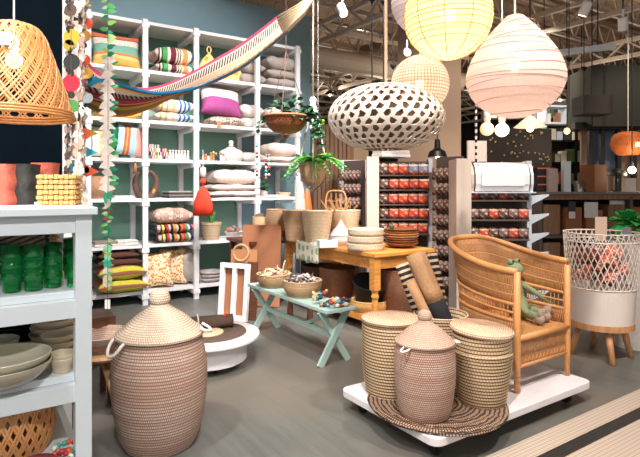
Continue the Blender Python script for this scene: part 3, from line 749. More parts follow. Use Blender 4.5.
# small flowers vase things on shelf 2 back: wood spoons bundle
t = thing('spoon_bundle', 'bundle of wooden spoons lying behind the green tumblers', 'spoon', P(20, 187, 2.38).xy.to_3d()+Vector((0, 0, TZ[1])), ANG)
M['spoonwood'] = mwood('spoon_wood', (176, 132, 100))
for i in range(7):
    y = (i-3)*.03; z = .012+.02*i
    mb = MB(); mb.tube([(-.16, y, z), (.1, y*.6, z+.10)], .006, 6); mb.ball((.135, y*.55, z+.112), .026, 10, 6, .4); mb.build('spoon', M['spoonwood'], t, smooth=True)
MB().box((0, 0, .006), (.3, .16, .012)).build('tray', M['twig'], t)

# lattice builder --------------------------------------------------
def lattice(prof, n, turns, wd, th, c=(0, 0, 0), steps=20, both=True, mb=None, n_side=0, dbl=0):
    """helical strips over a surface of revolution; prof: list (r,z)"""
    mb = mb or MB(); c = Vector(c)
    L = [0]
    for i in range(1, len(prof)): L.append(L[-1]+math.hypot(prof[i][0]-prof[i-1][0], prof[i][1]-prof[i-1][1]))
    def at(s):
        s = s*L[-1]; j = 0
        while j < len(L)-2 and L[j+1] < s: j += 1
        t = (s-L[j])/max(1e-9, L[j+1]-L[j]); a, b = prof[j], prof[j+1]; return a[0]+(b[0]-a[0])*t, a[1]+(b[1]-a[1])*t
    for dr in ((1, -1) if both else (1,)):
        for i in range(n):
            for q in ((-.5, .5) if dbl else (0,)):
                a0 = 2*PI*(i+q*dbl)/n; base = len(mb.v)
                for k in range(steps+1):
                    s = k/steps; r, z = at(s); a = a0+dr*turns*2*PI*s; r += (th*.6 if dr > 0 else 0)
                    p = Vector((r*math.cos(a), r*math.sin(a), z)); tn = Vector((-math.sin(a), math.cos(a), 0)); nr = Vector((math.cos(a), math.sin(a), 0))
                    for sx_, sy_ in ((-1, -1), (1, -1), (1, 1), (-1, 1)):
                        mb.v.append(c+p+tn*(sx_*wd/2)+nr*(sy_*th/2))
                for k in range(steps):
                    for e in range(4):
                        e2 = (e+1) % 4; mb.quad((base+k*4+e, base+k*4+e2, base+(k+1)*4+e2, base+(k+1)*4+e), [(0, 0), (1, 0), (1, 1), (0, 1)])
    return mb
M['bamboo'] = mplain('bamboo', (200, 142, 88), .5, .22, 30, .1); M['bamboodk'] = mplain('bamboo_rim', (190, 132, 76), .5, .25, 40, .2)
# hanging bamboo lamp
lp = P(14, 187, 2.2); lamp_z = CAM_Z-(117-187)/F*2.2
def Z(py, Y): return CAM_Z-(py-HY)/F*Y
t = thing('bamboo_pendant_lamp', 'open-weave bamboo pendant lampshade hanging at the top left', 'lamp', (lp.x, lp.y, lamp_z), 0)
prof = sp2([(.232, 0), (.215, .06), (.175, .19), (.140, .29), (.118, .345), (.085, .385), (.04, .392)], 6)
lattice(prof, 21, .26, .0078, .003, steps=26, dbl=.28).build('lattice', M['bamboo'], t)
mb = MB()
for r, z in ((.234, 0), (.230, .012), (.226, .024)): mb.tube([(r*math.cos(a), r*math.sin(a), z) for a in [2*PI*i/48 for i in range(48)]], .0065, 7, closed=True)
mb.build('rim', M['bamboodk'], t, smooth=True)
MB().tube([(.045*math.cos(a), .045*math.sin(a), .393) for a in [2*PI*i/24 for i in range(24)]], .0065, 7, closed=True).build('top_ring', M['bamboodk'], t, smooth=True)
mb = MB(); mb.ball((.0, -.0, .24), .032, 16, 10); mb.lathe([(.001, .27), (.018, .27), (.018, .34), (.001, .34)], 12); mb.build('light_bulb', mglow('warm_bulb', (255, 226, 170), 9), t, smooth=True)
MB().tube([(0, 0, .34), (0, 0, .38), (0, 0, CZ-lamp_z)], .004, 6).build('cord', M['card_white'], t)
point((lp.x, lp.y, lamp_z+.17), 1.1)
mb = MB(); mb.box((.055, -.150, .29), (.040, .002, .060), Matrix.Rotation(.35, 3, 'Z') @ Matrix.Rotation(-.35, 3, 'X')); mb.build('price_tag', mplain('grey_tag', (150, 156, 170), .6, .05), t)

# low shelf: lattice basket, rugs, beads
c = P(10, 187, 1.95)
t = thing('bamboo_basket', 'round open-weave bamboo basket on the lowest shelf at the bottom left', 'basket', (c.x, c.y, TZ[3]), 0)
prof = sp2([(.125, .0), (.15, .09), (.14, .19), (.12, .24)], 6)
lattice(prof, 26, .12, .009, .003, steps=14, dbl=.30).build('lattice', M['bamboo'], t)
mb = MB()
for r, z in ((.122, .24), (.125, .23)): mb.tube([(r*math.cos(a), r*math.sin(a), z) for a in [2*PI*i/40 for i in range(40)]], .007, 7, closed=True)
mb.build('rim', M['bamboodk'], t, smooth=True); MB().lathe([(.001, .0), (.128, .0), (.128, .008), (.001, .010)], 30).build('base', M['bamboodk'], t)
def disc_pad(name, label, px, Y, z, r, h, m, cat='mat', group=None):
    c = P(px, 187, Y); o = MB().lathe([(.001, 0), (r*.96, 0), (r, h*.5), (r*.96, h), (.001, h*1.02)], 36).build(name, m, smooth=False, loc=(c.x, c.y, z)); return tag(o, label, cat, group)
disc_pad('felt_trivet', 'round teal and maroon felt mat at the bottom left edge', 13, 1.70, TZ[3], .115, .03, mstripe('felt_rings', [(1, (24, 74, 88)), (.6, (110, 40, 50)), (1, (24, 74, 88)), (.7, (120, 60, 50)), (1, (110, 40, 60)), (.5, (24, 74, 88))], 1))
disc_pad('felt_trivet', 'round maroon felt mat lying beside the bead strings', 36, 1.78, TZ[3], .07, .045, mstripe('felt_rings_maroon', [(1, (130, 44, 60)), (.6, (40, 40, 50)), (1, (150, 60, 60))], 1))
bc = [(220, 90, 50), (60, 170, 150), (226, 216, 206), (140, 120, 110), (200, 50, 70)]; bmats = [mplain('bead_paint', c_, .4, .05) for c_ in bc]
for s in range(4):
    c = P(46+s*7, 187, 1.72+.06*s); t = thing('bead_string', 'coiled string of orange, teal and white beads on the lowest shelf', 'beads', (c.x, c.y, TZ[3]), s, 'bead strings on the lowest shelf')
    pts = [(.035*math.cos(a)*(1+.2*math.sin(3*a)), .035*math.sin(a), .012+.010*s) for a in [2*PI*i/11 for i in range(11)]]
    MB().tube(pts, .002, 5, closed=True).build('string', M['tan_thread'], t)
    for i, p in enumerate(pts): MB().ball(p, .0105, 8, 6).build('bead', bmats[(i+s*2) % 5], t, smooth=True)

# ================================================================ TALL HAMPER
M['hamper'] = mweave('hamper_weave', (232, 214, 196), (220, 198, 178), (132, 92, 78), .010, .01, .0021, bands=60, bandcol=(208, 172, 152), rough=.8)
M['hamper_lid'] = mweave('hamper_lid_weave', (236, 222, 200), (222, 204, 178), (150, 116, 92), .014, .01, .0016, rough=.8)
def hamper(loc, k, label, rs, hm, lm, rz=0, knob=True, cs=.0115, bh=.56):
    t = thing('lidded_basket', label, 'basket', loc, rz)
    pr = [(rs[0]*k, 0), (rs[1]*k, .08*k), (rs[2]*k, .25*k), (rs[3]*k, .44*k), (rs[4]*k, bh*k)]
    body = coil(sp2(pr, 8), cs, .0042*k)
    MB().lathe([(.001, 0)]+body+[(rs[4]*k-.015, bh*k), (rs[3]*k-.02, .40*k)], 56, rows=True).build('body', hm, t, smooth=True)
    q = rs[4]*k
    lid = coil(sp2([(q+.010*k, (bh+.002)*k), (q+.014*k, (bh+.015)*k), (q*.86, (bh+(.79-bh)*.28)*k), (q*.58, (bh+(.79-bh)*.60)*k), (q*.32, (bh+(.79-bh)*.83)*k), (q*.20, .79*k)], 8), cs*.9, .003*k)
    MB().lathe(lid, 56, rows=True).build('lid', lm, t, smooth=True)
    if knob:
        kn = coil(sp2([(q*.20, .785*k), (q*.25, .81*k), (q*.21, .85*k), (q*.12, .868*k)], 6), cs*.8, .002*k)
        MB().lathe(kn+[(.001, .872*k)], 30, rows=True).build('knob', lm, t, smooth=True)
    return t
M['rope'] = mplain('white_rope', (226, 220, 210), .85, .1, 60, .4)
H = hamper((-.908, 2.95, 0), 1.0, 'tall lidded basket hamper with pointed lid standing on the floor at left', (.180, .218, .252, .258, .228), M['hamper'], M['hamper_lid'], bh=.615, cs=.0165)
def loop_handle(par, ang, r, z, wv=.06, sag=.05, rad=.007):
    c, s = math.cos(ang), math.sin(ang); pts = []
    for i in range(13):
        a = PI*i/12; u = -math.cos(a)*wv; rr = r+.012+.04*math.sin(a); zz = z-sag*math.sin(a)
        pts.append((rr*c-u*s, rr*s+u*c, zz+.01))
    pts = [((r-.004)*c+wv*s, (r-.004)*s-wv*c, z+.02)]+pts+[((r-.004)*c-wv*s, (r-.004)*s+wv*c, z+.02)]
    MB().tube(pts, rad, 8).build('handle', M['rope'], par, smooth=True)
loop_handle(H, PI+.75, .236, .60, .065, .06, .009); loop_handle(H, .10, .232, .64, .05, .02, .008)

# stool with basket behind the hamper
c = P(103, 187, 3.3)
t = thing('tripod_stool', 'low wooden folding stool behind the tall hamper', 'stool', (c.x, c.y, 0), 0)
M['rawwood'] = mwood('raw_wood', (176, 134, 92)); M['honey'] = mwood('honey_wood', (214, 146, 72), .4, (1.5, 12, 12)); M['darkwood'] = mwood('dark_wood', (92, 56, 38))
MB().tube([(.0, 0, .36), (.16, -.10, .0)], .022, 8).build('leg', M['rawwood'], t, smooth=True)
MB().tube([(.05, 0, .40), (-.32, -.05, .12), (-.42, -.06, .0)], .020, 8).build('leg', M['rawwood'], t, smooth=True)
MB().tube([(.0, .05, .40), (-.02, .24, .0)], .020, 8).build('leg', M['rawwood'], t, smooth=True)
MB().lathe([(.001, .385), (.17, .385), (.18, .40), (.17, .42), (.001, .42)], 30).build('seat', M['rawwood'], t)
basket('shallow_basket', 'shallow grey-brown bowl basket resting on the low stool', (c.x, c.y, .42), .10, .17, .10, M['hamper'], .01)
c = P(78, 187, 3.5)
t = thing('side_table', 'small brown wooden table seen behind the white shelf post', 'table', (c.x, c.y, 0), ANG)
MB().box((0, 0, .55), (.42, .3, .07)).build('top', M['darkwood'], t)
for sx_ in (-1, 1):
    for sy_ in (-1, 1): MB().box((sx_*.18, sy_*.12, .26), (.035, .035, .52)).build('leg', M['darkwood'], t)

# ================================================================ ROUND LOW DISPLAY TABLE
c = Vector((-.93, 4.24, 0))
t = thing('round_platform', 'low round white display table on castors behind the tall hamper', 'table', c, 0)
MB().lathe([(.001, .232), (.43, .232), (.436, .238), (.436, .254), (.43, .26), (.001, .26)], 64).build('top', M['deck_white'], t)
MB().lathe([(.001, .06), (.33, .06), (.33, .232), (.001, .232)], 48).build('drum', M['white'], t)
for a in (-1.0, .7, 2.4, 4.0):
    mb = MB(); mb.tube([(.22*math.cos(a)-.012, .22*math.sin(a), .028), (.22*math.cos(a)+.012, .22*math.sin(a), .028)], .028, 14); mb.box((.22*math.cos(a), .22*math.sin(a), .05), (.04, .04, .02)); mb.build('castor', M['rubber'], t)
M['bmat'] = mweave('brown_mat', (112, 92, 80), (98, 80, 70), (66, 50, 44), .014, .01, .001)
pts = coil([(.001, .006), (.30, .006)], .012, .003)
o = MB().lathe([(r, z+.004) for r, z in pts]+[(.305, .002), (.30, 0), (.001, 0)], 60).build('round_mat', M['bmat'], smooth=True, loc=(c.x+.02, c.y+.02, .26)); tag(o, 'round dark brown woven mat on the low white table', 'mat')
o = MB().lathe([(.001, .0), (.13, 0), (.13, .008), (.001, .008)], 40).build('round_mat', M['bask_pale'], smooth=False, loc=(c.x+.02, c.y-.04, .2725)); tag(o, 'small cream woven disc lying on the dark round mat', 'mat')
t = thing('rolled_mat', 'rolled brown mat with a rope lying on the round dark mat', 'mat', (c.x+.03, c.y+.10, .272+.058), 0, rot=(0, 0, .35))
M['fur'] = mplain('brown_fibre', (84, 66, 56), .95, .5, 70, .6)
mb = MB(); sp_ = []
for i in range(60):
    a = i*.3; r = .012+.0026*i*.3*.95; sp_.append((r*math.cos(a), r*math.sin(a)))
mb.grid(lambda u, v: ((v-.5)*.34, sp_[int(u*59)][0], sp_[int(u*59)][1]), 59, 6, lambda u, v: (u, v))
mb.build('roll', M['fur'], t, smooth=True, solid=.007)
MB().tube([(-.12, .064*math.cos(a), .064*math.sin(a)) for a in [2*PI*i/20 for i in range(20)]], .006, 6, closed=True).build('rope', M['rope'], t, smooth=True)
MB().ball((.10, -.035, .052), .016, 10, 6).build('red_tag', M['red'], t, smooth=True)

# ================================================================ WHITE ROLLING PLATFORM
PO = G(436, 441, .14); PO.z = 0
def PL(x, y, z=0): return PO+U*x+V*y+Vector((0, 0, z))
t = thing('rolling_platform', 'low white rolling platform carrying the lidded baskets and the wicker chair', 'platform', PO, ANG)
WX, WY = 1.50, .85
def rrect(w_, h_, r, n=5):
    o_ = []
    for cx, cy, a0 in ((w_-r, r, -PI/2), (w_-r, h_-r, 0), (r, h_-r, PI/2), (r, r, PI)):
        for i in range(n+1): a = a0+PI/2*i/n; o_.append((cx+r*math.cos(a), cy+r*math.sin(a)))
    return o_
MB().slab([(x, y, .118) for x, y in rrect(WX, WY, .06)], .044, (0, 0, 1)).build('deck', M['deck_white'], t, bevel=.004)
for x in (.10, WX-.16):
    for y in (.10, WY-.12):
        mb = MB(); mb.tube([(x-.014, y, .036), (x+.014, y, .036)], .036, 16); mb.box((x, y, .085), (.05, .05, .02)); mb.box((x-.02, y, .06), (.005, .03, .06)); mb.box((x+.02, y, .06), (.005, .03, .06)); mb.build('castor', M['rubber'], t)
# round striped mat
def mat_rings():
    tt = NT('striped_round_mat'); sp = tt.n('ShaderNodeSeparateXYZ'); tt.l(tt.coord('Object'), sp.inputs[0])
    r = tt.math('SQRT', tt.math('ADD', tt.math('MULTIPLY', sp.outputs[0], sp.outputs[0]), tt.math('MULTIPLY', sp.outputs[1], sp.outputs[1])))
    nz = tt.noise(tt.coord('Object'), 16); f = tt.math('FRACT', tt.math('ADD', tt.math('MULTIPLY', r, 38), tt.math('MULTIPLY', nz, 1.2)))
    ang = tt.math('ARCTAN2', sp.outputs[1], sp.outputs[0]); fine = tt.math('GREATER_THAN', tt.math('SINE', tt.math('MULTIPLY', ang, 150)), -.2)
    k = tt.math('MULTIPLY', tt.math('GREATER_THAN', f, .42), fine)
    tt.base(tt.mix(k, lin((40, 32, 30)), lin((176, 140, 112)))); tt.rough(.85); tt.bump(f, .3, .004); return tt.m
MC = G(437, 404, .14)
pts = []
MRX, MRY = .34, .34
mbm = MB().grid(lambda u, v: (max(.001, v)*.415*math.cos(2*PI*u)*(1+.018*math.sin(5*2*PI*u)), max(.001, v)*.415*math.sin(2*PI*u)*(1+.02*math.sin(4*2*PI*u+1)), .008+.004*math.sin(v*60)), 72, 26)
o = mbm.build('round_mat', mat_rings(), smooth=True, merge=True, solid=.006, loc=(MC.x, MC.y, .14)); tag(o, 'round black and tan striped mat under the baskets on the white platform', 'mat')
MZ = .154
M['pink_w'] = mweave('pink_brown_weave', (226, 202, 182), (214, 184, 164), (122, 82, 70), .012, .01, .0022, bands=55, bandcol=(206, 166, 148), rough=.85)
M['pink_l'] = mweave('pink_brown_lid', (218, 190, 170), (204, 172, 150), (140, 104, 90), .012, .01, .0016, rough=.85)
M['coilbig'] = mweave('cream_coil', (238, 214, 178), (222, 192, 150), (96, 62, 38), .034, .01, .0020, rough=.8)
M['coillid'] = mweave('cream_lid', (236, 208, 180), (222, 190, 158), (150, 110, 84), .016, .01, .0018, rough=.8)
# centre pointed basket
b2 = hamper((.60, 2.98, MZ), .68, 'pinkish lidded basket with pointed lid, front centre on the platform', (.195, .220, .245, .252, .236), M['pink_w'], M['pink_l'], cs=.0125, bh=.60)
loop_handle(b2, PI+.75, .160, .395, .02, .008, .006); loop_handle(b2, .15, .160, .395, .02, .008, .006)
# left coiled basket with flat lid and cut handle
def coil_basket(loc, r0, r1, h, label, lid=True, split=None, lidtilt=0, belly=.0, hand=True, rz=0):
    t = thing('coiled_basket', label, 'basket', loc, rz)
    pr = coil(sp2([(r0*.95, 0), (r0, .012), ((r0+r1)/2+belly, h*.5), (r1, h)], 8), .019, .0085)
    MB().lathe([(.001, 0)]+pr+[(r1-.004, h+.006), (r1-.014, h), ((r0+r1)/2-.014, h*.5), (r0-.014, .02), (.001, .018)], 56, rows=True).build('body', M['coilbig'], t, smooth=True)
    if lid:
        lr = r1+.012
        l_ = MB().lathe([(.001, -.012)]+[(lr-.02, -.012), (lr, -.004), (lr, .010)]+coil([(lr, .012), (lr*.6, .022), (.01, .026)], .013, .003)+[(.001, .026)], 56, rows=True).build('lid', M['coillid'], t, smooth=True)
        l_.location = (0, 0, h+.018); l_.rotation_euler = (lidtilt, lidtilt*.5, 0)
    return t
LBX = Vector((.455, 3.33, .14))
bl = coil_basket(LBX, .155, .178, .445, 'coiled cream basket with flat lid and cut-out handle, left on the platform', belly=.012)
mb = MB()   # handle slot frame on the side facing the front right
def slot(par, ang, r, z, wv, hv):
    mb = MB(); pts = [(-wv, hv), (wv, hv), (wv, -hv), (-wv, -hv)]
    P_ = [((r+.008)*math.cos(ang+u/r), (r+.008)*math.sin(ang+u/r), z+v) for u, v in [(-wv, hv), (-wv/2, hv*1.05), (0, hv*1.1), (wv/2, hv*1.05), (wv, hv), (wv*1.05, 0), (wv, -hv), (wv/2, -hv), (0, -hv), (-wv/2, -hv), (-wv, -hv), (-wv*1.05, 0)]]
    mb.tube(P_, .0095, 7, closed=True); mb.build('handle', M['coillid'], par, smooth=True)
    mb = MB(); mb.grid(lambda u, v: ((r+.0065)*math.cos(ang+(u-.5)*2*wv*.95/r), (r+.0065)*math.sin(ang+(u-.5)*2*wv*.95/r), z+(v-.5)*2*hv), 8, 2); mb.build('handle_hole_shade', M['rubber'], par, smooth=True)  # black sheet over the uncut wall, standing for shade inside the hole
slot(bl, math.radians(-68), .180, .375, .058, .024)
# right basket: tapered with separate upper band and overhanging tilted lid
t = thing('coiled_basket', 'tapered cream coiled basket with overhanging lid, right front on the platform', 'basket', (.985, 3.17, MZ), 0)
lo = coil(sp2([(.128, 0), (.136, .012), (.160, .16), (.176, .30)], 8), .019, .0085)
MB().lathe([(.001, 0)]+lo+[(.183, .302), (.183, .314), (.166, .314)], 56, rows=True).build('body', M['coilbig'], t, smooth=True)
up = coil([(.164, .30), (.170, .41)], .019, .0085); MB().lathe(up+[(.15, .41), (.15, .30)], 56, rows=True).build('collar', M['coilbig'], t, smooth=True)
l_ = MB().lathe([(.001, -.010), (.182, -.010), (.192, 0), (.190, .012)]+coil([(.186, .016), (.1, .024), (.01, .027)], .012, .003)+[(.001, .028)], 56, rows=True).build('lid', M['coillid'], t, smooth=True)
l_.location = (.0, 0, .425); l_.rotation_euler = (.03, .07, 0)
MB().tube([(.183*math.cos(a), .183*math.sin(a), .318+.03*math.sin((a-2.6)/.8*PI)) for a in [2.6+.8*i/10 for i in range(11)]], .007, 7).build('handle', M['coillid'], t, smooth=True)
# back open basket with rolled rugs
RB = Vector((.835, 3.60, .14))
coil_basket(RB, .15, .188, .435, 'open coiled cream basket holding the rolled rugs, back of the platform', lid=False)
def roll(name, label, base, top, r, m, m2=None, splitk=.5, group=None):
    base = Vector(base); top = Vector(top); d = top-base; L = d.length; q = d.to_track_quat('Z', 'Y')
    t = thing(name, label, 'rug', base, 0, group, rot=q.to_euler())
    N_ = 70; sp_ = []
    for i in range(N_+1):
        a = i*.28; rr = r*(.35+.65*i/N_); sp_.append((rr*math.cos(a), rr*math.sin(a)))
    def seg(z0, z1, nm, mm):
        MB().grid(lambda u, v: (sp_[round(u*N_)][0], sp_[round(u*N_)][1], z0+(z1-z0)*v), N_, 4, lambda u, v: (u, v)).build(nm, mm, t, smooth=True, solid=.008)
    if m2: seg(0, L*splitk, 'dark_end', m2); seg(L*splitk, L, 'roll', m)
    else: seg(0, L, 'roll', m)
    return t
M['jute'] = mplain('jute_rug', (190, 148, 108), .9, .25, 60, .5); M['blackrug'] = mcloth('black_rug', (26, 28, 32))
M['zig'] = mstripe('black_cream_rug', [(1, (26, 24, 26)), (.8, (206, 180, 150))]*15, 1)
rb = RB+Vector((.07, .0, .1)); Yr = 3.56
roll('rolled_rug', 'thick tan jute rug roll with black lower end leaning out of the open basket', (RB.x+.09, RB.y-.05, .34), P(416, 253, 3.66), .072, M['jute'], M['blackrug'], .50)
roll('rolled_rug', 'narrow tan rug roll leaning in front of the thick one', (RB.x+.0, RB.y-.10, .34), P(410, 280, 3.54), .034, M['jute'])
roll('rolled_rug', 'black and cream striped rug roll leaning left behind the jute roll', (RB.x-.03, RB.y+.05, .30), P(402, 264, 3.78), .05, M['zig'])
roll('rolled_rug', 'black and cream striped rug roll leaning right behind the jute roll', (RB.x+.09, RB.y+.10, .30), P(431, 254, 3.88), .05, M['zig'])

# ================================================================ WICKER CHAIR
CO = Vector((1.253, 3.306, .14)); CW = .56; CD = .60
t = thing('wicker_armchair', 'rattan armchair with wide curved back standing on the white platform', 'chair', CO, ANG)
M['rattan'] = mplain('rattan_pole', (206, 146, 90), .45, .2, 40, .15)
M['ratt_weave'] = mweave('rattan_weave', (214, 158, 104), (192, 136, 86), (104, 64, 38), .0065, .05, .0012, .5, rough=.6)
M['ratt_seat'] = mweave('rattan_seat', (218, 162, 104), (204, 146, 90), (140, 90, 52), .05, .006, .0010, rough=.6)
def spow(x, p): return math.copysign(abs(x)**p, x)
def cpath(s, fl=0):    # s 0..1 left front -> back -> right front ; fl flare
    th = PI*s; k = math.sin(th)**.6
    x = CW/2-(CW/2+fl)*spow(math.cos(th), .55); y = (CD+fl)*abs(math.sin(th))**.75
    return x, y
def rimz(s): 
    k = math.sin(PI*s)**1.5; return .765+.14*k+.025*s
def zl(s, f): # level f 0 (seat) ..1 (rim)
    return .34+(rimz(s)-.34)*f
def shell(f0, f1, ns=60, nv=4):
    mb = MB()
    def fn(u, v):
        f = f0+(f1-f0)*v; fl = .06*max(0, f)**2.2*math.sin(PI*u)**.5
        x, y = cpath(u, fl); return (x, y, zl(u, f))
    mb.grid(fn, ns, nv, lambda u, v: (u*1.7, (f0+(f1-f0)*v)*.55)); return mb
shell(.52, 1.0).build('back_panel', M['ratt_weave'], t, smooth=True, solid=.010)
shell(0.02, .27, nv=2).build('lower_panel', M['ratt_weave'], t, smooth=True, solid=.010)
mb = MB()
for i in range(90):
    u = (i+.5)/90; a = []
    for f in (.26, .40, .53):
        fl = .06*f**2.2*math.sin(PI*u)**.5; x, y = cpath(u, fl); a.append((x, y, zl(u, f)))
    if i % 9 in (4, ): continue
    mb.tube(a, .0038, 5)
mb.build('spindles', M['rattan'], t, smooth=True)
def band(f, r, nm='band'):
    pts = []
    for i in range(61):
        u = i/60; fl = .06*f**2.2*math.sin(PI*u)**.5; x, y = cpath(u, fl); pts.append((x, y, zl(u, f)))
    return MB().tube(pts, r, 8).build(nm, M['rattan'], t, smooth=True)
for f, r in ((0.02, .012), (.27, .013), (.39, .008), (.52, .014), (.66, .007), (.80, .007)): band(f, r)
# rolled rim, continuing down as arm posts
pts = []
for i in range(61):
    u = i/60; x, y = cpath(u, .066*math.sin(PI*u)**.5); pts.append((x, y, rimz(u)+.006))
MB().tube(pts, .021, 10).build('rim', M['rattan'], t, smooth=True)
for x in (0, CW):
    MB().tube([(x, 0, .77), (x, 0, .35), (x, 0, .19), (x, 0, .0)], [.021, .023, .022, .018], 12).build('front_leg', M['rattan'], t, smooth=True)
    xx = .10 if x == 0 else CW-.10
    MB().tube([(xx, CD-.06, .36), (xx, CD-.04, .0)], [.022, .017], 10).build('rear_leg', M['rattan'], t, smooth=True)
# seat, apron
mb = MB(); N_ = 40; ring = [cpath(i/N_, -.006) for i in range(N_+1)]
mb.slab([(x, y, .345) for x, y in ring], .03, (0, 0, 1)); 
for i, f in enumerate(mb.f): 
    if len(f) > 4: mb.uv[i] = [(mb.v[j].x, mb.v[j].y) for j in f]
mb.build('seat', M['ratt_seat'], t)
MB().tube([(0, -.004, .345), (CW, -.004, .345)], .020, 10).build('seat_edge', M['rattan'], t, smooth=True)
MB().tube([(0, 0, .165), (CW, 0, .165)], .013, 8).build('stretcher', M['rattan'], t, smooth=True)
mb = MB(); mb.box((CW/2, 0, .20), (CW-.03, .012, .05)); mb.box((CW/2, 0, .322), (CW-.03, .012, .018))
mb.build('apron', M['ratt_weave'], t)
mb = MB()
for i in range(13): x = .04+i*.04; mb.beam((x-.012, -.008, .185), (x, -.008, .215), .004, .006); mb.beam((x, -.008, .215), (x+.012, -.008, .185), .004, .006)
mb.build('apron_braid', M['rattan'], t)
mb = MB()
for i in range(34):
    x = .025+i*(CW-.05)/33; mb.tube([(x, 0, .22), (x, 0, .318)], .0035, 5)
mb.build('apron_spindles', M['rattan'], t, smooth=True)
for xs in (0, CW):
    mb = MB(); pts = [cpath(k/20*.42 if xs == 0 else 1-k/20*.42) for k in range(21)]
    mb.tube([(x, y, .18) for x, y in pts], .010, 6)
    for x, y in pts[1:]: mb.tube([(x, y, .18), (x, y, .34)], .0045, 5)
    mb.build('side_skirt', M['rattan'], t, smooth=True)

# frog plush sitting in the chair
M['frog'] = mplain('green_felt', (128, 140, 104), .9, .2, 60, .4); M['frogf'] = mplain('grey_felt', (158, 138, 124), .9, .2, 60, .4)
tf = thing('frog_plush', 'green knitted frog toy lounging on the seat of the wicker chair', 'toy', CO+U*.455+V*.29+Vector((0, 0, .362)), ANG)
def skin2(name, verts, edges, mat, par, root=0):
    me = bpy.data.meshes.new(name); me.from_pydata([v[:3] for v in verts], edges, [])
    o = bpy.data.objects.new(name, me); COL.objects.link(o)
    bm = bmesh.new(); bm.from_mesh(me); lay = bm.verts.layers.skin.verify(); bm.verts.ensure_lookup_table()
    for i, v in enumerate(verts):
        bm.verts[i][lay].radius = (v[3], v[3]); bm.verts[i][lay].use_root = (i == root)
    bm.to_mesh(me); bm.free()
    md = o.modifiers.new('skin', 'SKIN'); md.use_smooth_shade = True
    s = o.modifiers.new('sub', 'SUBSURF'); s.levels = 2; s.render_levels = 2
    me.materials.append(mat); o.parent = par; return o
fv = [(0, .05, .08, .085), (-.01, .07, .20, .075), (-.015, .08, .27, .05), (-.02, .07, .34, .06), (-.02, .0, .33, .055),
      (.045, .05, .24, .024), (.10, -.06, .17, .020), (.13, -.16, .12, .019), (.14, -.21, .08, .022),
      (-.08, .04, .22, .024), (-.12, -.05, .12, .020), (-.09, -.12, .05, .020),
      (.05, -.02, .05, .036), (.02, -.17, .055, .028), (-.05, -.05, .05, .036), (-.10, -.20, .055, .027)]
fe = [(0, 1), (1, 2), (2, 3), (3, 4), (1, 5), (5, 6), (6, 7), (7, 8), (1, 9), (9, 10), (10, 11), (0, 12), (12, 13), (0, 14), (14, 15)]
skin2('body', fv, fe, M['frog'], tf)
MB().ball((-.02, .045, .345), .066, 18, 12, .72).build('head', M['frog'], tf, smooth=True)
for s in (-1, 1):
    MB().ball((-.02+s*.036, .05, .400), .023, 12, 8).build('eye', M['frog'], tf, smooth=True)
    MB().ball((-.02+s*.036, .031, .405), .009, 8, 6).build('pupil', M['black'], tf, smooth=True)
MB().tube([(-.02+.05*math.cos(a), .045-.066*abs(math.sin(a))*.9, .335) for a in [PI+PI*i/10 for i in range(11)]], .003, 5).build('mouth', M['twig'], tf)
for (bx, by, bz, up) in ((.02, -.18, .03, 1), (.14, -.22, .06, 0), (-.10, -.21, .03, 1)):
    mb = MB()
    for k in range(4):
        a = (k-1.5)*.42
        if up: mb.tube([(bx, by, bz), (bx+.025*math.sin(a), by-.012, bz+.035), (bx+.055*math.sin(a), by-.018, bz+.085)], [.013, .012, .010], 8)
        else: mb.tube([(bx, by, bz+.01), (bx+.04*math.sin(a+.4), by-.045*math.cos(a), bz-.02)], [.012, .009], 8)
    if up: mb.ball((bx, by-.005, bz+.01), .036, 12, 8)
    mb.build('foot' if up else 'hand', M['frogf'] if up else M['frog'], tf, smooth=True)

# ================================================================ PLANTER BIN ON WOODEN LEGS
BC = Vector((2.42, 4.48, 0))
t = thing('wire_planter', 'white metal planter with diamond mesh top on wooden legs', 'planter', BC, 0)
M['cream_metal'] = mplain('cream_metal', (226, 214, 204), .4, .04); M['legwood'] = mwood('oak', (196, 142, 96), .5, (10, 10, 1))
zb, zs, zt = .31, .60, 1.06; rb_, rt_ = .25, .295
def rr_(z): return rb_+(rt_-rb_)*(z-zb)/(zt-zb)
MB().lathe([(.001, zb), (rb_, zb), (rr_(zs), zs), (rr_(zs)-.004, zs), (rb_-.006, zb+.01), (.001, zb+.01)], 64).build('solid_base', M['cream_metal'], t, smooth=False)
lattice([(rr_(zs), zs), (rt_, zt)], 38, .11, .0075, .003, steps=10).build('mesh_side', M['cream_metal'], t)
mb = MB()
for z in (zs, zt-.07, zt): MB().tube([(rr_(z)*math.cos(a), rr_(z)*math.sin(a), z) for a in [2*PI*i/64 for i in range(64)]], .006, 6, closed=True).build('hoop', M['cream_metal'], t, smooth=True)
MB().lathe([(.001, zb-.05), (rb_+.005, zb-.05), (rb_+.005, zb), (.001, zb)], 64).build('wood_ring', M['legwood'], t)
for a in (-1.75, -.25, 1.3, 2.9):
    MB().tube([(.17*math.cos(a), .17*math.sin(a), zb-.05), (.23*math.cos(a), .26*math.sin(a), 0)], [.028, .023], 12).build('leg', M['legwood'], t, smooth=True)
# paper bags of dried petals inside
pk = mspots('packet_print', (216, 110, 78), (236, 220, 212), 5, .38)
pk2 = mspots('packet_dark', (120, 60, 50), (214, 120, 80), 7, .33)
for i in range(14):
    a = i*2.4; r = .06+.13*((i*5) % 7)/7
    mb = cushion_mb(.17, .13, .05, i, 8, 6); o = mb.build('gift_packet', pk if i % 3 else pk2, smooth=True, merge=True)
    o.location = BC+Vector((r*math.cos(a), r*math.sin(a), .66+.018*i)); o.rotation_euler = (random.uniform(.6, 1.3), random.uniform(-.4, .4), a); tag(o, 'orange and white printed packet heaped inside the white mesh planter', 'packet', 'packets heaped in the mesh planter')
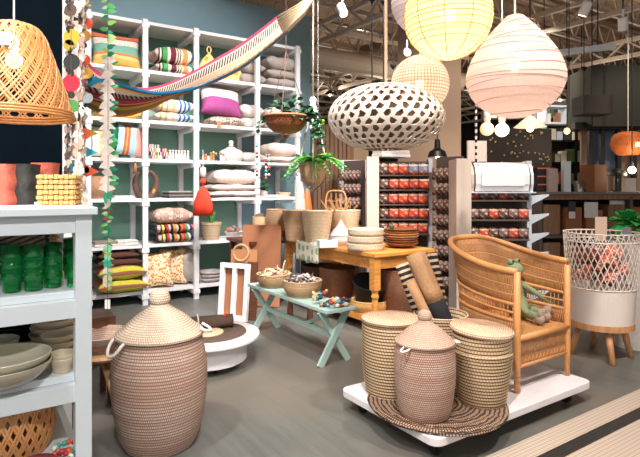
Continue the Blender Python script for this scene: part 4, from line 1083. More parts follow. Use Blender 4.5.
# sign card & grey pyramid & back planter
c = P(601, 187, 4.35); o = MB().box((0, 0, .10), (.105, .006, .20)).build('sign_card', mplain('beige_card', (206, 180, 160), .7, .04), loc=(c.x, c.y, 1.0), rot=(0, 0, .1)); tag(o, 'blank beige sign card standing in the top of the mesh planter', 'sign')
c = P(610, 187, 4.22); o = MB().lathe([(.04, 0), (.001, .075)], 4).build('grey_cone', mplain('slate', (90, 88, 86), .5, .1), loc=(c.x, c.y, 1.02)); tag(o, 'small dark grey pyramid at the rim of the mesh planter', 'ornament')
c = P(627, 187, 4.25); o = MB().box((0, 0, .05), (.075, .01, .12)).build('grey_card', mplain('slate_card', (116, 116, 120), .5, .1), loc=(c.x, c.y, 1.01), rot=(0, 0, .2)); tag(o, 'small dark grey card beside the leafy plant at the planter rim', 'card')
# leafy plant with red blooms at right edge
c = P(634, 187, 4.75); t = thing('poinsettia', 'bushy green plant with a red bloom behind the mesh planter at the right edge', 'plant', (c.x, c.y, 0), 0)
MB().lathe([(.001, 0), (.16, 0), (.19, .95), (.18, .97), (.001, .95)], 30).build('pot', M['p_offwhite'], t)
M['vivid'] = mplain('vivid_leaf', (40, 150, 70), .5, .4, 6)
def leaves(n, R, c, L, wd, m, par, nm='leaves', drop=.5, seed=1, flat=.6):
    rnd = random.Random(seed); mb = MB(); c = Vector(c)
    for i in range(n):
        a = rnd.random()*2*PI; e = rnd.uniform(-.3, 1.2); d = Vector((math.cos(a)*math.cos(e), math.sin(a)*math.cos(e), math.sin(e))); p0 = c+d*R*rnd.random()
        sd = d.cross(Vector((0, 0, 1))); sd = sd.normalized() if sd.length > .01 else Vector((1, 0, 0)); tw = rnd.uniform(-flat, flat); sd = (Matrix.Rotation(tw, 3, d) @ sd); l_ = L*rnd.uniform(.7, 1.2)
        mb.grid(lambda u, v: p0+d*l_*v-Vector((0, 0, drop*l_*v*v))+sd*((u-.5)*wd*math.sin(PI*min(1, .08+.92*v))**.8), 2, 5)
    return mb.build(nm, m, par, smooth=True)
leaves(80, .14, (-.03, 0, 1.07), .17, .08, M['vivid'], t)
leaves(16, .04, (.0, -.15, 1.12), .11, .06, mplain('red_petal', (214, 40, 40), .5, .2), t, 'bloom', seed=3)

# ================================================================ WOODEN TABLE
TC = Vector((.533, 5.04, 0)); TH = .80     # near corner
def TT(x, y, z=0): return TC+U*x+V*y+Vector((0, 0, z))
TWX, TLY = .82, 1.80
t = thing('wooden_table', 'honey-coloured wooden table with drawer apron behind the green bench', 'table', TC, ANG)
for i in range(4): MB().box((TWX*(i+.5)/4, TLY/2, TH-.019), (TWX/4-.002, TLY, .038)).build('top_board', M['honey'], t, bevel=.004)
for x in (.05, TWX-.05):
    for y in (.06, TLY-.06):
        pr = [(.001, 0), (.022, 0), (.026, .05), (.033, .28), (.030, .34), (.040, .37), (.030, .40), (.036, .43), (.036, .44)]
        mb = MB(); mb.lathe(pr, 16, (x, y, 0)); mb.box((x, y, .60), (.078, .078, .33)); mb.build('leg', M['honey'], t, bevel=.002)
MB().box((TWX/2, .06, .70), (TWX-.12, .025, .12)).build('apron', M['honey'], t); MB().box((TWX/2, TLY-.06, .70), (TWX-.12, .025, .12)).build('apron', M['honey'], t)
for x in (.05, TWX-.05): MB().box((x, TLY/2, .70), (.025, TLY-.14, .12)).build('apron', M['honey'], t)
MB().box((TWX/2, TLY/2, .155), (TWX-.06, TLY-.06, .03)).build('lower_shelf', M['honey'], t)
for x in (.045, TWX-.045): MB().box((x, TLY/2, .13), (.04, TLY-.10, .06)).build('lower_rail', M['honey'], t)
# second table end and dark stand behind for the tall baskets
t = thing('dark_table', 'dark wooden table behind carrying the tall tan baskets', 'table', TT(-.42, 1.84), ANG)
MB().box((.30, .35, .76), (.62, .75, .04)).build('top', M['darkwood'], t)
for x in (.04, .56):
    for y in (.04, .66): MB().box((x, y, .37), (.05, .05, .74)).build('leg', M['darkwood'], t)
# baskets underneath
def under(px, Y, z, r0, r1, h, m, lab, b=.01):
    c = P(px, 187, Y); return basket('storage_basket', lab, (c.x, c.y, z), r0, r1, h, m, b)
M['blackplastic'] = mplain('black_felt', (22, 26, 30), .8, .2)
zsf = .172
c = TT(.28, .42, zsf); t = thing('black_tub', 'round black tub lying on the lower shelf of the wooden table', 'tub', c, ANG)
MB().lathe([(.001, 0), (.15, 0), (.21, .24), (.215, .245), (.205, .245), (.145, .012), (.001, .012)], 44).build('body', M['blackplastic'], t, smooth=True)
t.rotation_euler = (.30, -.10, ANG); t.location.z += .05
basket('storage_basket', 'yellowish coiled basket under the black tub on the lower shelf', TT(.20, .33, zsf), .17, .19, .10, M['straw'], .01)
c = TT(.28, 1.02, zsf); basket('storage_basket', 'brown coiled basket on the lower shelf beside the black tub', c, .17, .21, .34, M['bask_brown'], .01)
c = TT(.34, 1.50, zsf); basket('storage_basket', 'dark brown basket at the far end of the lower table shelf', c, .16, .20, .30, M['bmat'], .01)
c = P(400, 187, 5.42); c.z = .172; basket('storage_basket', 'large tan coiled basket below the right end of the wooden table', c, .17, .20, .42, M['bask_brown'], .02)
c = P(310, 187, 5.35); t = thing('stool_frame', 'low brown wooden stand with turned leg behind the green bench', 'stool', (c.x, c.y, 0), ANG)
MB().box((0, .2, .40), (.12, .5, .05)).build('top', M['darkwood'], t)
for y in (0, .4): MB().lathe([(.001, 0), (.03, 0), (.035, .1), (.025, .2), (.04, .36), (.001, .38)], 12, (0, y, 0)).build('leg', M['darkwood'], t, smooth=True)

# on the table: stacked trays, wooden bowls, white box, cone, leaf cloth
M['creamw'] = mweave('cream_tray_weave', (238, 222, 196), (224, 204, 176), (176, 146, 116), .018, .01, .0016)
c0 = P(365, 187, 5.38); z = TH
for i in range(3):
    r = .185; pr = coil([(r-.01, 0), (r, .02), (r, .070)], .0115, .0035)
    o = MB().lathe([(.001, 0)]+pr+[(r-.01, .072), (r-.014, .01), (.001, .01)], 48, rows=True).build('woven_tray', M['creamw'], smooth=True, loc=(c0.x+.004*i, c0.y, z+.002)); z += .074
    tag(o, ['cream woven tray at the bottom of the stack of three on the wooden table', 'cream woven tray in the middle of the stack of three on the wooden table', 'cream woven tray topmost of the stack of three on the wooden table'][i], 'tray', 'cream woven trays stacked on the wooden table')
M['bowlwood'] = mwood('walnut_bowl', (130, 82, 52), .35, (3, 12, 12)); M['bowllight'] = mwood('light_bowl', (190, 142, 96), .35, (3, 12, 12))
c0 = P(401, 187, 5.62); z = TH+.002
for i in range(7):
    r = .19-.004*((i*3) % 4); o = MB().lathe([(.001, 0)]+sp2([(.08, 0), (.14, .018), (r, .05)], 4)+[(r-.006, .052), (.13, .026), (.07, .010), (.001, .010)], 40).build('wooden_bowl', M['bowllight'] if i in (3, 4) else M['bowlwood'], smooth=True, loc=(c0.x+.006*(i % 2), c0.y, z)); z += .025
    tag(o, 'shallow wooden bowl in the nested stack right of the cream trays' if i < 6 else 'topmost wooden bowl of the stack right of the cream trays', 'bowl', 'wooden bowls stacked on the wooden table' if i < 6 else None)
t = thing('wooden_bird', 'small dark green bird figure standing on the wooden bowls', 'figurine', (c0.x-.10, c0.y, z+.012), .4)
mb = MB(); mb.lathe([(.001, 0), (.02, .005), (.026, .03), (.014, .055), (.001, .065)], 12); mb.build('body', M['leafdk'], t, smooth=True); MB().ball((0, -.008, .07), .014, 10, 6).build('head', M['leafdk'], t, smooth=True); MB().tube([(0, -.02, .07), (0, -.04, .066)], [.004, .001], 6).build('beak', M['bamboodk'], t)
c = P(327, 187, 5.62); t = thing('tissue_box', 'pale blue-white box with a dark slot on the front of the wooden table', 'box', (c.x, c.y, TH), ANG-.30)
MB().box((0, 0, .04), (.20, .13, .08)).build('body', mplain('pale_blue_box', (196, 214, 222), .5, .05), t, bevel=.003); MB().box((.03, 0, .082), (.05, .02, .006)).build('slot', M['black'], t)
c = P(341, 187, 5.82); t = thing('cone_basket', 'small white cone-topped lidded basket on the wooden table', 'basket', (c.x, c.y, TH), 0)
M['whitew'] = mweave('white_weave', (238, 230, 226), (226, 214, 208), (190, 170, 160), .012, .01, .0012)
pr = coil(sp2([(.10, 0), (.125, .05), (.12, .11)], 5), .009, .002); MB().lathe([(.001, 0)]+pr, 36, rows=True).build('body', M['whitew'], t, smooth=True)
pr = coil(sp2([(.128, .11), (.10, .15), (.05, .21), (.02, .26), (.018, .28)], 5), .009, .002); MB().lathe(pr+[(.001, .29)], 36, rows=True).build('lid', M['whitew'], t, smooth=True)
# leaf cloth hanging over the table end
def leafcloth():
    t = NT('leaf_print_cloth'); uv = t.coord('UV', (5, 5, 1)); vo = t.n('ShaderNodeTexVoronoi'); vo.inputs['Scale'].default_value = 1; vo.inputs['Randomness'].default_value = .35; t.l(uv, vo.inputs['Vector'])
    wv = t.n('ShaderNodeTexWave'); wv.inputs['Scale'].default_value = 2.5; t.l(uv, wv.inputs['Vector'])
    m_ = t.math('MULTIPLY', t.math('LESS_THAN', vo.outputs['Distance'], .40), t.math('GREATER_THAN', wv.outputs[1], .25))
    t.base(t.mix(m_, lin((234, 232, 214)), lin((92, 150, 76)))); t.rough(.9); return t.m
a = G(283, 252, .64); 
cl0 = TT(-.02, 1.12, 0)
def fcl(u, v):
    x = -.30+.42*v if False else 0
    s = v*.55   # path: hangs on the left side of the table then lies on the top
    if s < .22: p = TT(-.010-.006*math.sin(u*12), .98+.50*u, TH-.22+s+.004)
    else: p = TT(-.010+(s-.22), .98+.50*u, TH+.006+.003*math.sin(u*9))
    return p
o = MB().grid(fcl, 20, 20, lambda u, v: (u, v*.9)).build('table_cloth', leafcloth(), smooth=True, solid=.003); tag(o, 'white cloth with green leaf print hanging over the edge of the wooden table', 'cloth')
# tall baskets at the rear
def onz(px, Y, z): c = P(px, 187, Y); return (c.x, c.y, z)
M['bask_mid'] = mweave('mid_palm', (236, 200, 160), (220, 180, 140), (156, 114, 80), .016, .01, .0013)
ZT2 = .785
basket('tall_basket', 'cream palm basket, the largest open one, standing on the wooden table', onz(317, 6.15, TH), .135, .185, .36, M['bask_pale'], .0, cs=.016)
basket('tall_basket', 'tan palm basket left of the largest cream one', onz(296, 6.35, TH), .12, .165, .36, M['bask_mid'], .0, cs=.016)
basket('tall_basket', 'cream palm basket half hidden behind the white cone basket', onz(345, 6.35, TH), .13, .185, .36, M['bask_pale'], .0, cs=.016)
basket('tall_basket', 'tan cylinder basket left of the tan palm basket, raised on a bowl', onz(276, 6.55, .90), .11, .115, .26, M['bask_mid'], .015)
basket('tall_basket', 'wide low brown basket under the tan cylinder basket', onz(276, 6.55, ZT2), .15, .16, .11, M['bask_brown'], .0)
basket('tall_basket', 'narrow tan basket with dark scarf, leftmost on the dark table', onz(260.5, 6.62, ZT2), .10, .10, .28, M['bask_mid'], .0)
o = MB().ball((0, 0, 0), .07, 14, 8, .6).build('dark_scarf', M['bmat'], smooth=True, loc=onz(260, 6.62, ZT2+.29)); tag(o, 'crumpled dark scarf stuffed in the leftmost tan basket', 'scarf')
# small drift of rolled sticks and fabric in the cream baskets
t = thing('twig_bundle', 'bundle of pale twigs and paper sticking out of the right cream basket', 'twigs', onz(340, 6.35, TH+.28), 0)
mb = MB(); rnd = random.Random(5)
for i in range(26):
    a = rnd.random()*6.28; r = rnd.random()*.12; mb.tube([(r*math.cos(a), r*math.sin(a), 0), (r*1.6*math.cos(a)+rnd.uniform(-.12, .12), r*1.6*math.sin(a), .14+.1*rnd.random())], .007, 5)
mb.build('twigs', M['rawwood'], t)
# bottle shaped orange vase, rattan mini chair, grey bin behind
t = thing('orange_vase', 'tall orange cone vase behind the baskets under the hanging fern', 'vase', onz(307, 7.1, TH+.0), 0)
MB().lathe([(.001, 0)]+sp2([(.07, 0), (.085, .2), (.05, .5), (.02, .62)], 6)+[(.001, .62)], 28).build('body', mplain('orange_glaze', (226, 104, 50), .4, .06), t, smooth=True)
t = thing('spotted_vase', 'tall white and pink spotted cone vase behind the baskets', 'vase', onz(300, 7.0, TH), 0)
MB().lathe([(.001, 0)]+sp2([(.085, 0), (.08, .3), (.05, .62), (.03, .72)], 6)+[(.001, .72)], 28).build('body', mspots('pink_spots', (226, 204, 196), (186, 120, 110), 40, .4), t, smooth=True)
t = thing('back_table', 'dark sideboard behind the wooden table holding vases and a small rattan chair', 'table', onz(322, 7.15, 0), ANG)
MB().box((0, 0, .78), (.95, .45, .04)).build('top', M['darkwood'], t)
for x in (-.42, .42):
    for y in (-.19, .19): MB().box((x, y, .38), (.05, .05, .76)).build('leg', M['darkwood'], t)
t = thing('mini_rattan_chair', 'small rattan chair with looped back standing behind the baskets', 'chair', onz(336, 7.0, .80), -.3)
mb = MB(); s_ = .13
def loop_(w_, h_, z0): return [(-w_, 0, z0), (-w_*1.1, 0, z0+h_*.6), (-w_*.8, 0, z0+h_*.95), (0, 0, z0+h_), (w_*.8, 0, z0+h_*.95), (w_*1.1, 0, z0+h_*.6), (w_, 0, z0)]
MB().tube(smoothp(loop_(.13, .36, .24), 5), .012, 8).build('back_frame', M['rattan'], t, smooth=True)
mb = MB()
for x in (-.07, 0, .07): mb.tube([(x, 0, .24), (x, 0, .57)], .006, 6)
for z in (.36, .46): mb.tube([(-.13, 0, z), (.13, 0, z)], .006, 6)
mb.build('back_spindles', M['rattan'], t)
MB().lathe([(.001, .22), (.15, .22), (.155, .235), (.15, .25), (.001, .25)], 24, (0, -.12, 0)).build('seat', M['rattan'], t)
for x in (-.1, .1):
    for y in (-.22, -.02): MB().tube([(x, y, .23), (x*1.2, y*1.0, 0)], .012, 6).build('leg', M['rattan'], t)
t = thing('grey_tin', 'grey metal tin behind the basket rims beside the rattan chair', 'tin', onz(318.5, 7.1, .80), ANG)
MB().lathe([(.001, 0), (.10, 0), (.10, .30), (.092, .30), (.092, .01), (.001, .01)], 30).build('body', M['steel'], t, smooth=True)
# cardboard sheets & framed panel
def leaning(name, label, px0, px1, ytop, Yb, h, th, m, lean=.12, rz=ANG, cat='panel', z0=0):
    c = P((px0+px1)/2, 187, Yb); w_ = (px1-px0)/F*Yb/max(.4, math.cos(rz*.8))
    o = MB().box((0, 0, h/2), (w_, th, h)).build(name, m, loc=(c.x, c.y, z0+.012)); o.rotation_euler = (-lean, 0, rz); return tag(o, label, cat)
M['kraft2'] = mplain('brown_board', (158, 104, 72), .85, .08, 4)
leaning('cardboard_sheet', 'large brown cardboard sheet leaning by the end of the wooden table', 240, 280, 225, 6.28, .98, .02, M['kraft2'], .10, ANG-.75)
leaning('cardboard_sheet', 'smaller brown cardboard sheet in front of the large one', 229, 256, 247, 5.95, .72, .02, M['kraft'], .10, ANG-.75)
leaning('cardboard_sheet', 'narrow dark brown board leaning behind the white frame', 246, 256, 260, 5.65, .62, .03, M['darkwood'], .10, ANG-.8)
c = P(232.5, 187, 5.55); t = thing('window_frame', 'white two-pane wooden frame standing on the floor before the cardboard', 'frame', (c.x, c.y, .03), 0, rot=(-.10, 0, ANG-1.0))
fw, fh = .36, .60
MB().box((-fw/2+.025, 0, fh/2), (.05, .04, fh)).build('stile', M['white'], t); MB().box((fw/2-.025, 0, fh/2), (.05, .04, fh)).build('stile', M['white'], t); MB().box((0, 0, fh/2), (.045, .04, fh-.1)).build('mullion', M['white'], t)
MB().box((0, 0, fh-.025), (fw-.1, .04, .05)).build('rail', M['white'], t); MB().box((0, 0, .025), (fw-.1, .04, .05)).build('rail', M['white'], t); MB().box((0, .03, fh/2), (fw-.02, .012, fh-.02)).build('backing', M['kraft2'], t)
o = MB().tube([(.09*math.cos(a), 0, .09*math.sin(a)) for a in [2*PI*i/24 for i in range(24)]], .016, 8, closed=True).build('straw_ring', M['bask_tan'], smooth=True, loc=P(241, 253, 5.85), rot=(-.1, 0, -.2)); tag(o, 'round straw ring hanging on the smaller cardboard sheet', 'wreath')

# ================================================================ GREEN BENCH
BO = G(326, 311, .47); BO.z = 0
bench = thing('trestle_bench', 'pale green painted bench with crossed legs in front of the wooden table', 'bench', BO, ANG)
M['mint'] = mplain('mint_paint', (158, 184, 176), .5, .12, 12, .05, stretch=(8, 1, 1))
BL, BW = 1.42, .30
for i in range(3): MB().box((BW*(i+.5)/3, BL/2, .455), (BW/3-.003, BL, .03)).build('seat_board', M['mint'], bench, bevel=.004)
for y in (.10, BL-.12):
    MB().beam((.0, y-.012, .0), (BW-.02, y-.012, .44), .024, .055).build('leg', M['mint'], bench)
    MB().beam((BW, y+.014, .0), (.02, y+.014, .44), .024, .055).build('leg', M['mint'], bench)
MB().beam((BW/2, .16, .40), (BW/2, .55, .23), .03, .03).build('brace', M['mint'], bench)
MB().beam((BW/2, .10, .225), (BW/2, BL-.12, .225), .03, .04).build('stretcher', M['mint'], bench)
def BP(x, y, z=.471): return BO+U*x+V*y+Vector((0, 0, z))
M['bask_b'] = mweave('bench_basket', (214, 178, 138), (196, 156, 116), (136, 98, 70), .02, .01, .0014)
t = basket('shallow_basket', 'tan bowl basket of dried pods on the bench, nearer the camera', BP(.15, .60), .125, .175, .135, M['bask_b'], .015, cs=.014)
t = basket('shallow_basket', 'tan bowl basket of pale shells at the far end of the bench', BP(.15, 1.13), .12, .17, .12, M['bask_b'], .015, cs=.014)
MB().tube(smoothp([(.10, .10, .11), (.11, .06, .22), (.11, -.02, .25), (.10, -.10, .20), (.09, -.13, .11)], 5), .008, 7).build('handle', M['bask_b'], t, smooth=True)
def heap(name, label, c, R, n, m1, m2, sz, h, cat, seed):
    rnd = random.Random(seed); t = thing(name, label, cat, c, 0)
    for nm, m, q in (('pale_pods', m1, 0), ('dark_pods', m2, 1)):
        mb = MB()
        for i in range(n):
            a = rnd.random()*6.28; r = R*rnd.random()**.5; z = h*(1-(r/R)**2)+rnd.random()*.02
            p = Vector((r*math.cos(a), r*math.sin(a), z))
            if rnd.random() < .5: mb.ball(p, sz*rnd.uniform(.6, 1.1), 7, 5, rnd.uniform(.4, 1))
            else:
                d = Vector((rnd.uniform(-1, 1), rnd.uniform(-1, 1), rnd.uniform(-.3, .6))).normalized()*sz*1.8; mb.tube([p-d, p, p+d], [sz*.12, sz*.4, sz*.1], 5)
        o = mb.build(nm, m, t, smooth=True)
    return t
M['pod'] = mplain('pale_pod', (220, 194, 160), .8, .25, 30); M['pod2'] = mplain('brown_pod', (140, 112, 92), .8, .3, 30); M['pod3'] = mplain('grey_pod', (98, 84, 80), .8, .3, 30); M['pod4'] = mplain('white_pod', (196, 184, 174), .8, .2, 30)
heap('dried_pods', 'grey and white dried pods heaped in the nearer bench basket', BP(.15, .60, .471+.11), .16, 75, M['pod4'], M['pod3'], .022, .06, 'pods', 2)
heap('dried_shells', 'pale dried shells heaped in the far bench basket', BP(.15, 1.13, .471+.095), .155, 70, M['pod'], M['pod2'], .024, .06, 'shells', 3)
oc = [(30, 50, 80), (196, 160, 130), (150, 60, 50), (90, 140, 150), (216, 160, 80), (60, 60, 66), (206, 190, 176)]; om = [mplain('felt_ornament', c, .85, .2, 30) for c in oc]
rnd = random.Random(9); proto = {}
for i in range(26):
    x = .03+.22*rnd.random(); y = .03+.36*rnd.random(); k = i % 7
    if k not in proto:
        t = thing('felt_ornament', 'small coloured felt animal ornament in the pile at the near end of the bench', 'ornament', BP(x, y), rnd.random()*6, 'felt ornaments piled on the bench')
        MB().ball((0, 0, .019), .024, 10, 7, .8).build('body', om[k], t, smooth=True); MB().ball((.024, 0, .034), .014, 8, 6).build('head', om[(k+2) % 7], t, smooth=True)
        MB().tube([(-.02, 0, .02), (-.045, 0, .03)], [.006, .003], 6).build('tail', om[(k+3) % 7], t, smooth=True); proto[k] = t
    else: t = dup(proto[k], BP(x, y, .471+.03*(i > 14)), (0, 0, rnd.random()*6))

# ================================================================ GONDOLA RACKS WITH PACKETS
M['rack'] = mplain('rack_taupe', (206, 190, 178), .6, .04); M['rackdk'] = mplain('rack_dark', (92, 78, 72), .6, .08); M['bracket'] = mplain('bracket_white', (206, 216, 228), .45, .04)
def packmat(name, a, b, c_):
    t = NT(name); uv = t.coord('UV'); sp = t.n('ShaderNodeSeparateXYZ'); t.l(uv, sp.inputs[0]); nz = t.noise(t.coord('UV', (3, 3, 1)), 1.0, 1)
    col = t.ramp(sp.outputs[1], [(0, lin(c_)), (.28, lin(a)), (.74, lin(b)), (.9, lin((90, 60, 54)))], True)
    t.base(t.mix(t.ramp(nz, [(.52, (0, 0, 0, 1)), (.60, (.8, .8, .8, 1))]), col, lin((232, 196, 176)))); t.rough(.35); return t.m
pm = [packmat('packet_orange', (226, 84, 40), (240, 214, 200), (190, 60, 36)), packmat('packet_red', (206, 70, 50), (226, 160, 130), (150, 60, 50)), packmat('packet_blue', (130, 150, 190), (226, 216, 214), (190, 90, 70))]
pmd = [packmat('packet_brown', (96, 70, 62), (140, 120, 112), (70, 50, 46)), packmat('packet_mauve', (120, 96, 92), (150, 130, 126), (80, 60, 56))]
pproto = {}
def packet(loc, rz, m, lab, grp, w_=.105, h_=.13):
    key = (m.name, lab)
    if key not in pproto:
        mb = MB()
        def side(s): mb.grid(lambda u, v: ((u-.5)*w_*(1-.06*math.sin(PI*v)), s*(.016*math.sin(PI*u)**.6*math.sin(PI*min(1, v*1.1))**.6), h_*v), 8, 6)
        side(-1); side(1); o = mb.build('sweet_packet', m, smooth=True, merge=True); pproto[key] = o
    else: o = pproto[key].copy(); COL.objects.link(o)
    o.location = loc; o.rotation_euler = (0, 0, rz); return tag(o, lab, 'packet', grp)
def gondola(name, label, o0, L, top, levels, z0, dz, depth=.30, rz=-.05, pw=.155):
    t = thing('display_rack', label, 'rack', o0, rz)
    MB().box((0, depth/2, top/2), (.05, depth+.10, top)).build('end_panel', M['rack'], t)
    MB().box((pw/2-.03, -.05, top/2), (pw, .03, top)).build('end_panel', M['rack'], t)
    MB().box((L/2, depth+.02, top/2-.02), (L, .03, top-.05)).build('back_board', M['rackdk'], t)
    MB().box((L, depth/2, top/2-.01), (.05, depth*.5, top-.02)).build('upright', M['bracket'], t)
    MB().box((L/2, depth/2, .06), (L, depth, .12)).build('plinth', M['rackdk'], t)
    for i in range(levels):
        z = z0-i*dz
        MB().box((L/2, depth/2, z), (L-.05, depth, .018)).build('shelf', M['rackdk'], t)
        mb = MB(); mb.slab([(L+.03, depth/2, z+.05), (L+.24, depth/2, z+.07), (L+.24, depth/2, z+.05), (L+.03, depth/2, z-.06)], .03, (0, 1, 0)); mb.build('bracket', M['bracket'], t)
        MB().box((L+.02, depth+.12, z-.03), (.05, .14, .012)).build('orange_strip', M['coral'], t)
    return t
# left rack
g1 = P(369, 187, 6.72); g1.z = 0
gondola('a', 'taupe display rack with orange sweet packets behind the wooden table', g1, .80, 1.84, 7, 1.60, .190)
R_ = Matrix.Rotation(-.05, 3, 'Z')
for r in range(5):
    for d in range(2):
        for c in range(5):
            x = .19+c*.128+.01*(r % 2)
            if (c == 0 and r < 2) and d: continue
            m_ = pmd[c % 2] if c == 0 else (pm[2] if (r == 0 and c > 2) else pm[(c+r*2+d) % 2])
            lab = 'brown packet in the left column of the left rack' if c == 0 else ('bluish packet at the right end of the top shelf of the left rack' if m_ is pm[2] else 'orange and white sweet packet on the left rack shelves')
            packet(g1+R_ @ Vector((x, .05+.13*d, 1.61-r*.190)), -.05, m_, lab, {'bro': 'brown packets on the left rack', 'blu': 'bluish packets on the left rack', 'ora': 'orange packets on the left rack'}[lab[:3]], .135, .150)
# hanging columns of dark packets at the two rack ends
def pegs(px, Y, z1, rows, lab, grp, rz=ANG-PI/2+.25, n=5):
    c = P(px, 187, Y)
    t = thing('peg_panel', 'narrow dark panel %s' % grp.replace('brown packets ', ''), 'panel', (c.x, c.y, 0), rz); MB().box((0, .10, .95), (.36, .03, 1.75)).build('board', M['rackdk'], t)
    MB().box((0, .10, .05), (.40, .30, .10)).build('base', M['rackdk'], t)
    for i in range(rows):
        z = z1-.19*i
        for k in range(n):
            p = Vector((c.x, c.y, z))+Matrix.Rotation(rz, 3, 'Z') @ Vector((-.14+.07*k, 0, 0)); packet(p, rz, pmd[(i+k) % 2], lab, grp, h_=.145)
pegs(350, 7.3, 1.54, 5, 'dark brown packet hanging left of the left rack', 'brown packets hanging left of the left rack')
pegs(446, 6.35, 1.54, 8, 'dark brown packet hanging left of the right rack', 'brown packets hanging beside the right rack')
# right rack, nearer
g2 = P(458, 187, 5.72); g2.z = 0
gondola('b', 'taupe display rack with white dispenser on top behind the wicker chair', g2, .80, 1.76, 7, 1.30, .215, .34, pw=.16)
for r in range(4):
    for c in range(6):
        x = .19+c*.108; m_ = (pmd+pm)[(c*2+r) % 5 if r else c % 2]
        packet(g2+R_ @ Vector((x, .06, 1.31-r*.215)), -.05, pmd[(c+r) % 2] if (c+r) % 3 else pm[1], 'dark and orange snack packet on the right rack behind the wicker chair', 'snack packets on the right rack', .115, .12)
        packet(g2+R_ @ Vector((x, .16, 1.31-r*.215)), -.05, pmd[(c+r) % 2], 'plain brown snack packet in the back row of the right rack', 'brown packets in the back rows of the right rack', .115, .12)
# white dispenser on rack
t = thing('paper_dispenser', 'white half-round roll dispenser on top of the right rack', 'dispenser', g2+R_ @ Vector((.14, .02, 1.385)), -.05)
sec = [(.0, .02), (-.03, .10), (-.03, .20), (.02, .29), (.10, .335), (.22, .34), (.26, .30), (.26, .02)]
mb = MB(); L_ = .58
mb.grid(lambda u, v: (.05+v*L_, sec[round(u*7)][0], sec[round(u*7)][1]), 7, 1); mb.build('cover', M['white'], t, solid=.008)
for x in (.02, .66):
    MB().slab([(x, y, z) for y, z in [(-.03, .0)]+sec+[(.28, .0)]], .03, (1, 0, 0)).build('side_panel', M['bracket'] if x > .5 else M['rack'], t)
MB().box((.34, -.042, .155), (.46, .012, .15)).build('window', mplain('milky_plastic', (250, 246, 244), .3, .03), t)
MB().slab([(.10, y, z) for y, z in [(.02, .30), (.10, .345), (.10, .352), (.0, .30)]]+[], .01, (1, 0, 0)).build('hinge', M['bracket'], t)
MB().box((.34, .12, .005), (.70, .36, .012)).build('base', M['bracket'], t)
c = g2+R_ @ Vector((.1, .0, 0))
# sign card & small boxes on top of racks
c = P(390, 187, 6.75); flat_pile('stacked_box', 'cream box lying on top of the left rack', (c.x+.05, c.y+.25, 1.845), .5, .22, [.05, .05], [M['card_white'], M['p_cream']], 'box', 'cream boxes on the left rack')
c = P(486, 160, 5.9); o = MB().box((0, 0, .12), (.24, .03, .25)).build('sign_card', M['p_cream'], loc=(c.x, c.y+.35, 1.76), rot=(0, 0, .1)); tag(o, 'blank cream card standing behind the white dispenser', 'sign')

# ================================================================ BACKGROUND
M['slat'] = mwood('brown_slats', (134, 98, 72), .6, (14, 14, .6)); M['beigewall'] = mplain('beige_wall', (176, 152, 124), .8, .08, 2)
# slatted wood screen
c = P(333, 187, 9.2); t = thing('slatted_screen', 'tall brown slatted wooden screen behind the hanging fern', 'screen', (c.x, c.y, 0), .1)
for i in range(9): MB().box((-.32+i*.075, .02*(i % 2), 1.28), (.06, .04, 2.56)).build('slat', M['slat'], t)
MB().box((0, .05, 1.28), (.76, .02, 2.5)).build('backing', M['slat'], t)
c = P(346, 187, 9.0); struct('wall_right_of_screen', MB().box((c.x+.15, c.y+.4, 1.3), (.55, .08, 2.6)), M['beigewall']).name = 'wall_middle.001'
c = P(357, 187, 8.6); t = thing('grey_machine', 'grey-white glazed cabinet behind the left rack', 'cabinet', (c.x, c.y, 0), .05)
MB().box((0, 0, .8), (.62, .4, 1.6)).build('body', M['greybowl'], t); MB().box((0, -.1, 1.72), (.56, .3, .26)).build('glass_case', M['bracket'], t); MB().box((.0, 0, 1.87), (.64, .42, .03)).build('top', M['white'], t)
for x in (-.2, 0, .2): MB().box((x, -.21, 1.30), (.15, .01, .4)).build('pane', M['steel'], t)
# black pendant by taupe wall
def pendant(name, label, px, py, Y, shade, m, bulb=0, energy=0, cordm='black', col=(255, 214, 150), es=10, bz=None, br=.03, ctop=CZ):
    p = P(px, py, Y); t = thing(name, label, 'lamp', p, 0)
    if shade: MB().lathe(shade, 30).build('shade', m, t, smooth=False)
    MB().tube([(0, 0, shade[-1][1] if shade else .05), (0, 0, ctop-p.z-.6), (0, 0, ctop-p.z)], .008, 6).build('cord', M[cordm], t)
    if bulb: MB().ball((0, 0, bz if bz is not None else 0), br, 14, 10, 1.1).build('light_bulb', mglow('bulb_'+name, col, es), t, smooth=True)
    if energy: point(p+Vector((0, -.02, -.16)), energy, .05)
    return t
pendant('black_pendant_lamp', 'small black pendant lamp hanging before the taupe wall', 437.5, 157, 8.4, [(.16, 0), (.13, .09), (.05, .14), (.04, .28), (.001, .30)], M['black'], 1, 12)
M['clearbulb'] = mglass('amber_glass', (236, 190, 130), .02, 1.1)
def bulb_pendant(label, px, py, Y, r, es, col, en):
    p = P(px, py, Y); t = thing('bulb_pendant', label, 'lamp', p, 0)
    MB().ball((0, 0, 0), r, 20, 14).build('light_bulb', mglow('bare_bulb', col, es, (240, 220, 190)), t, smooth=True)
    MB().lathe([(r*.45, r*.85), (r*.42, r*1.3), (r*.5, r*1.3), (r*.5, r*2.6), (.001, r*2.65)], 20).build('socket', M['p_offwhite'], t, smooth=True)
    MB().tube([(0, 0, r*2.6), (0, 0, CZ-p.z)], .006, 6).build('cord', M['card_white'], t); point(p+Vector((0, -.25, -.05)), en, .05); return t
bulb_pendant('bare amber globe bulb hanging below the egg-shaped paper lamp, left one', 487, 129, 5.0, .065, .8, (255, 180, 110), 1.5)
bulb_pendant('bright white bare globe bulb below the egg-shaped paper lamp', 502, 130, 5.0, .066, 2.2, (255, 236, 214), 3)
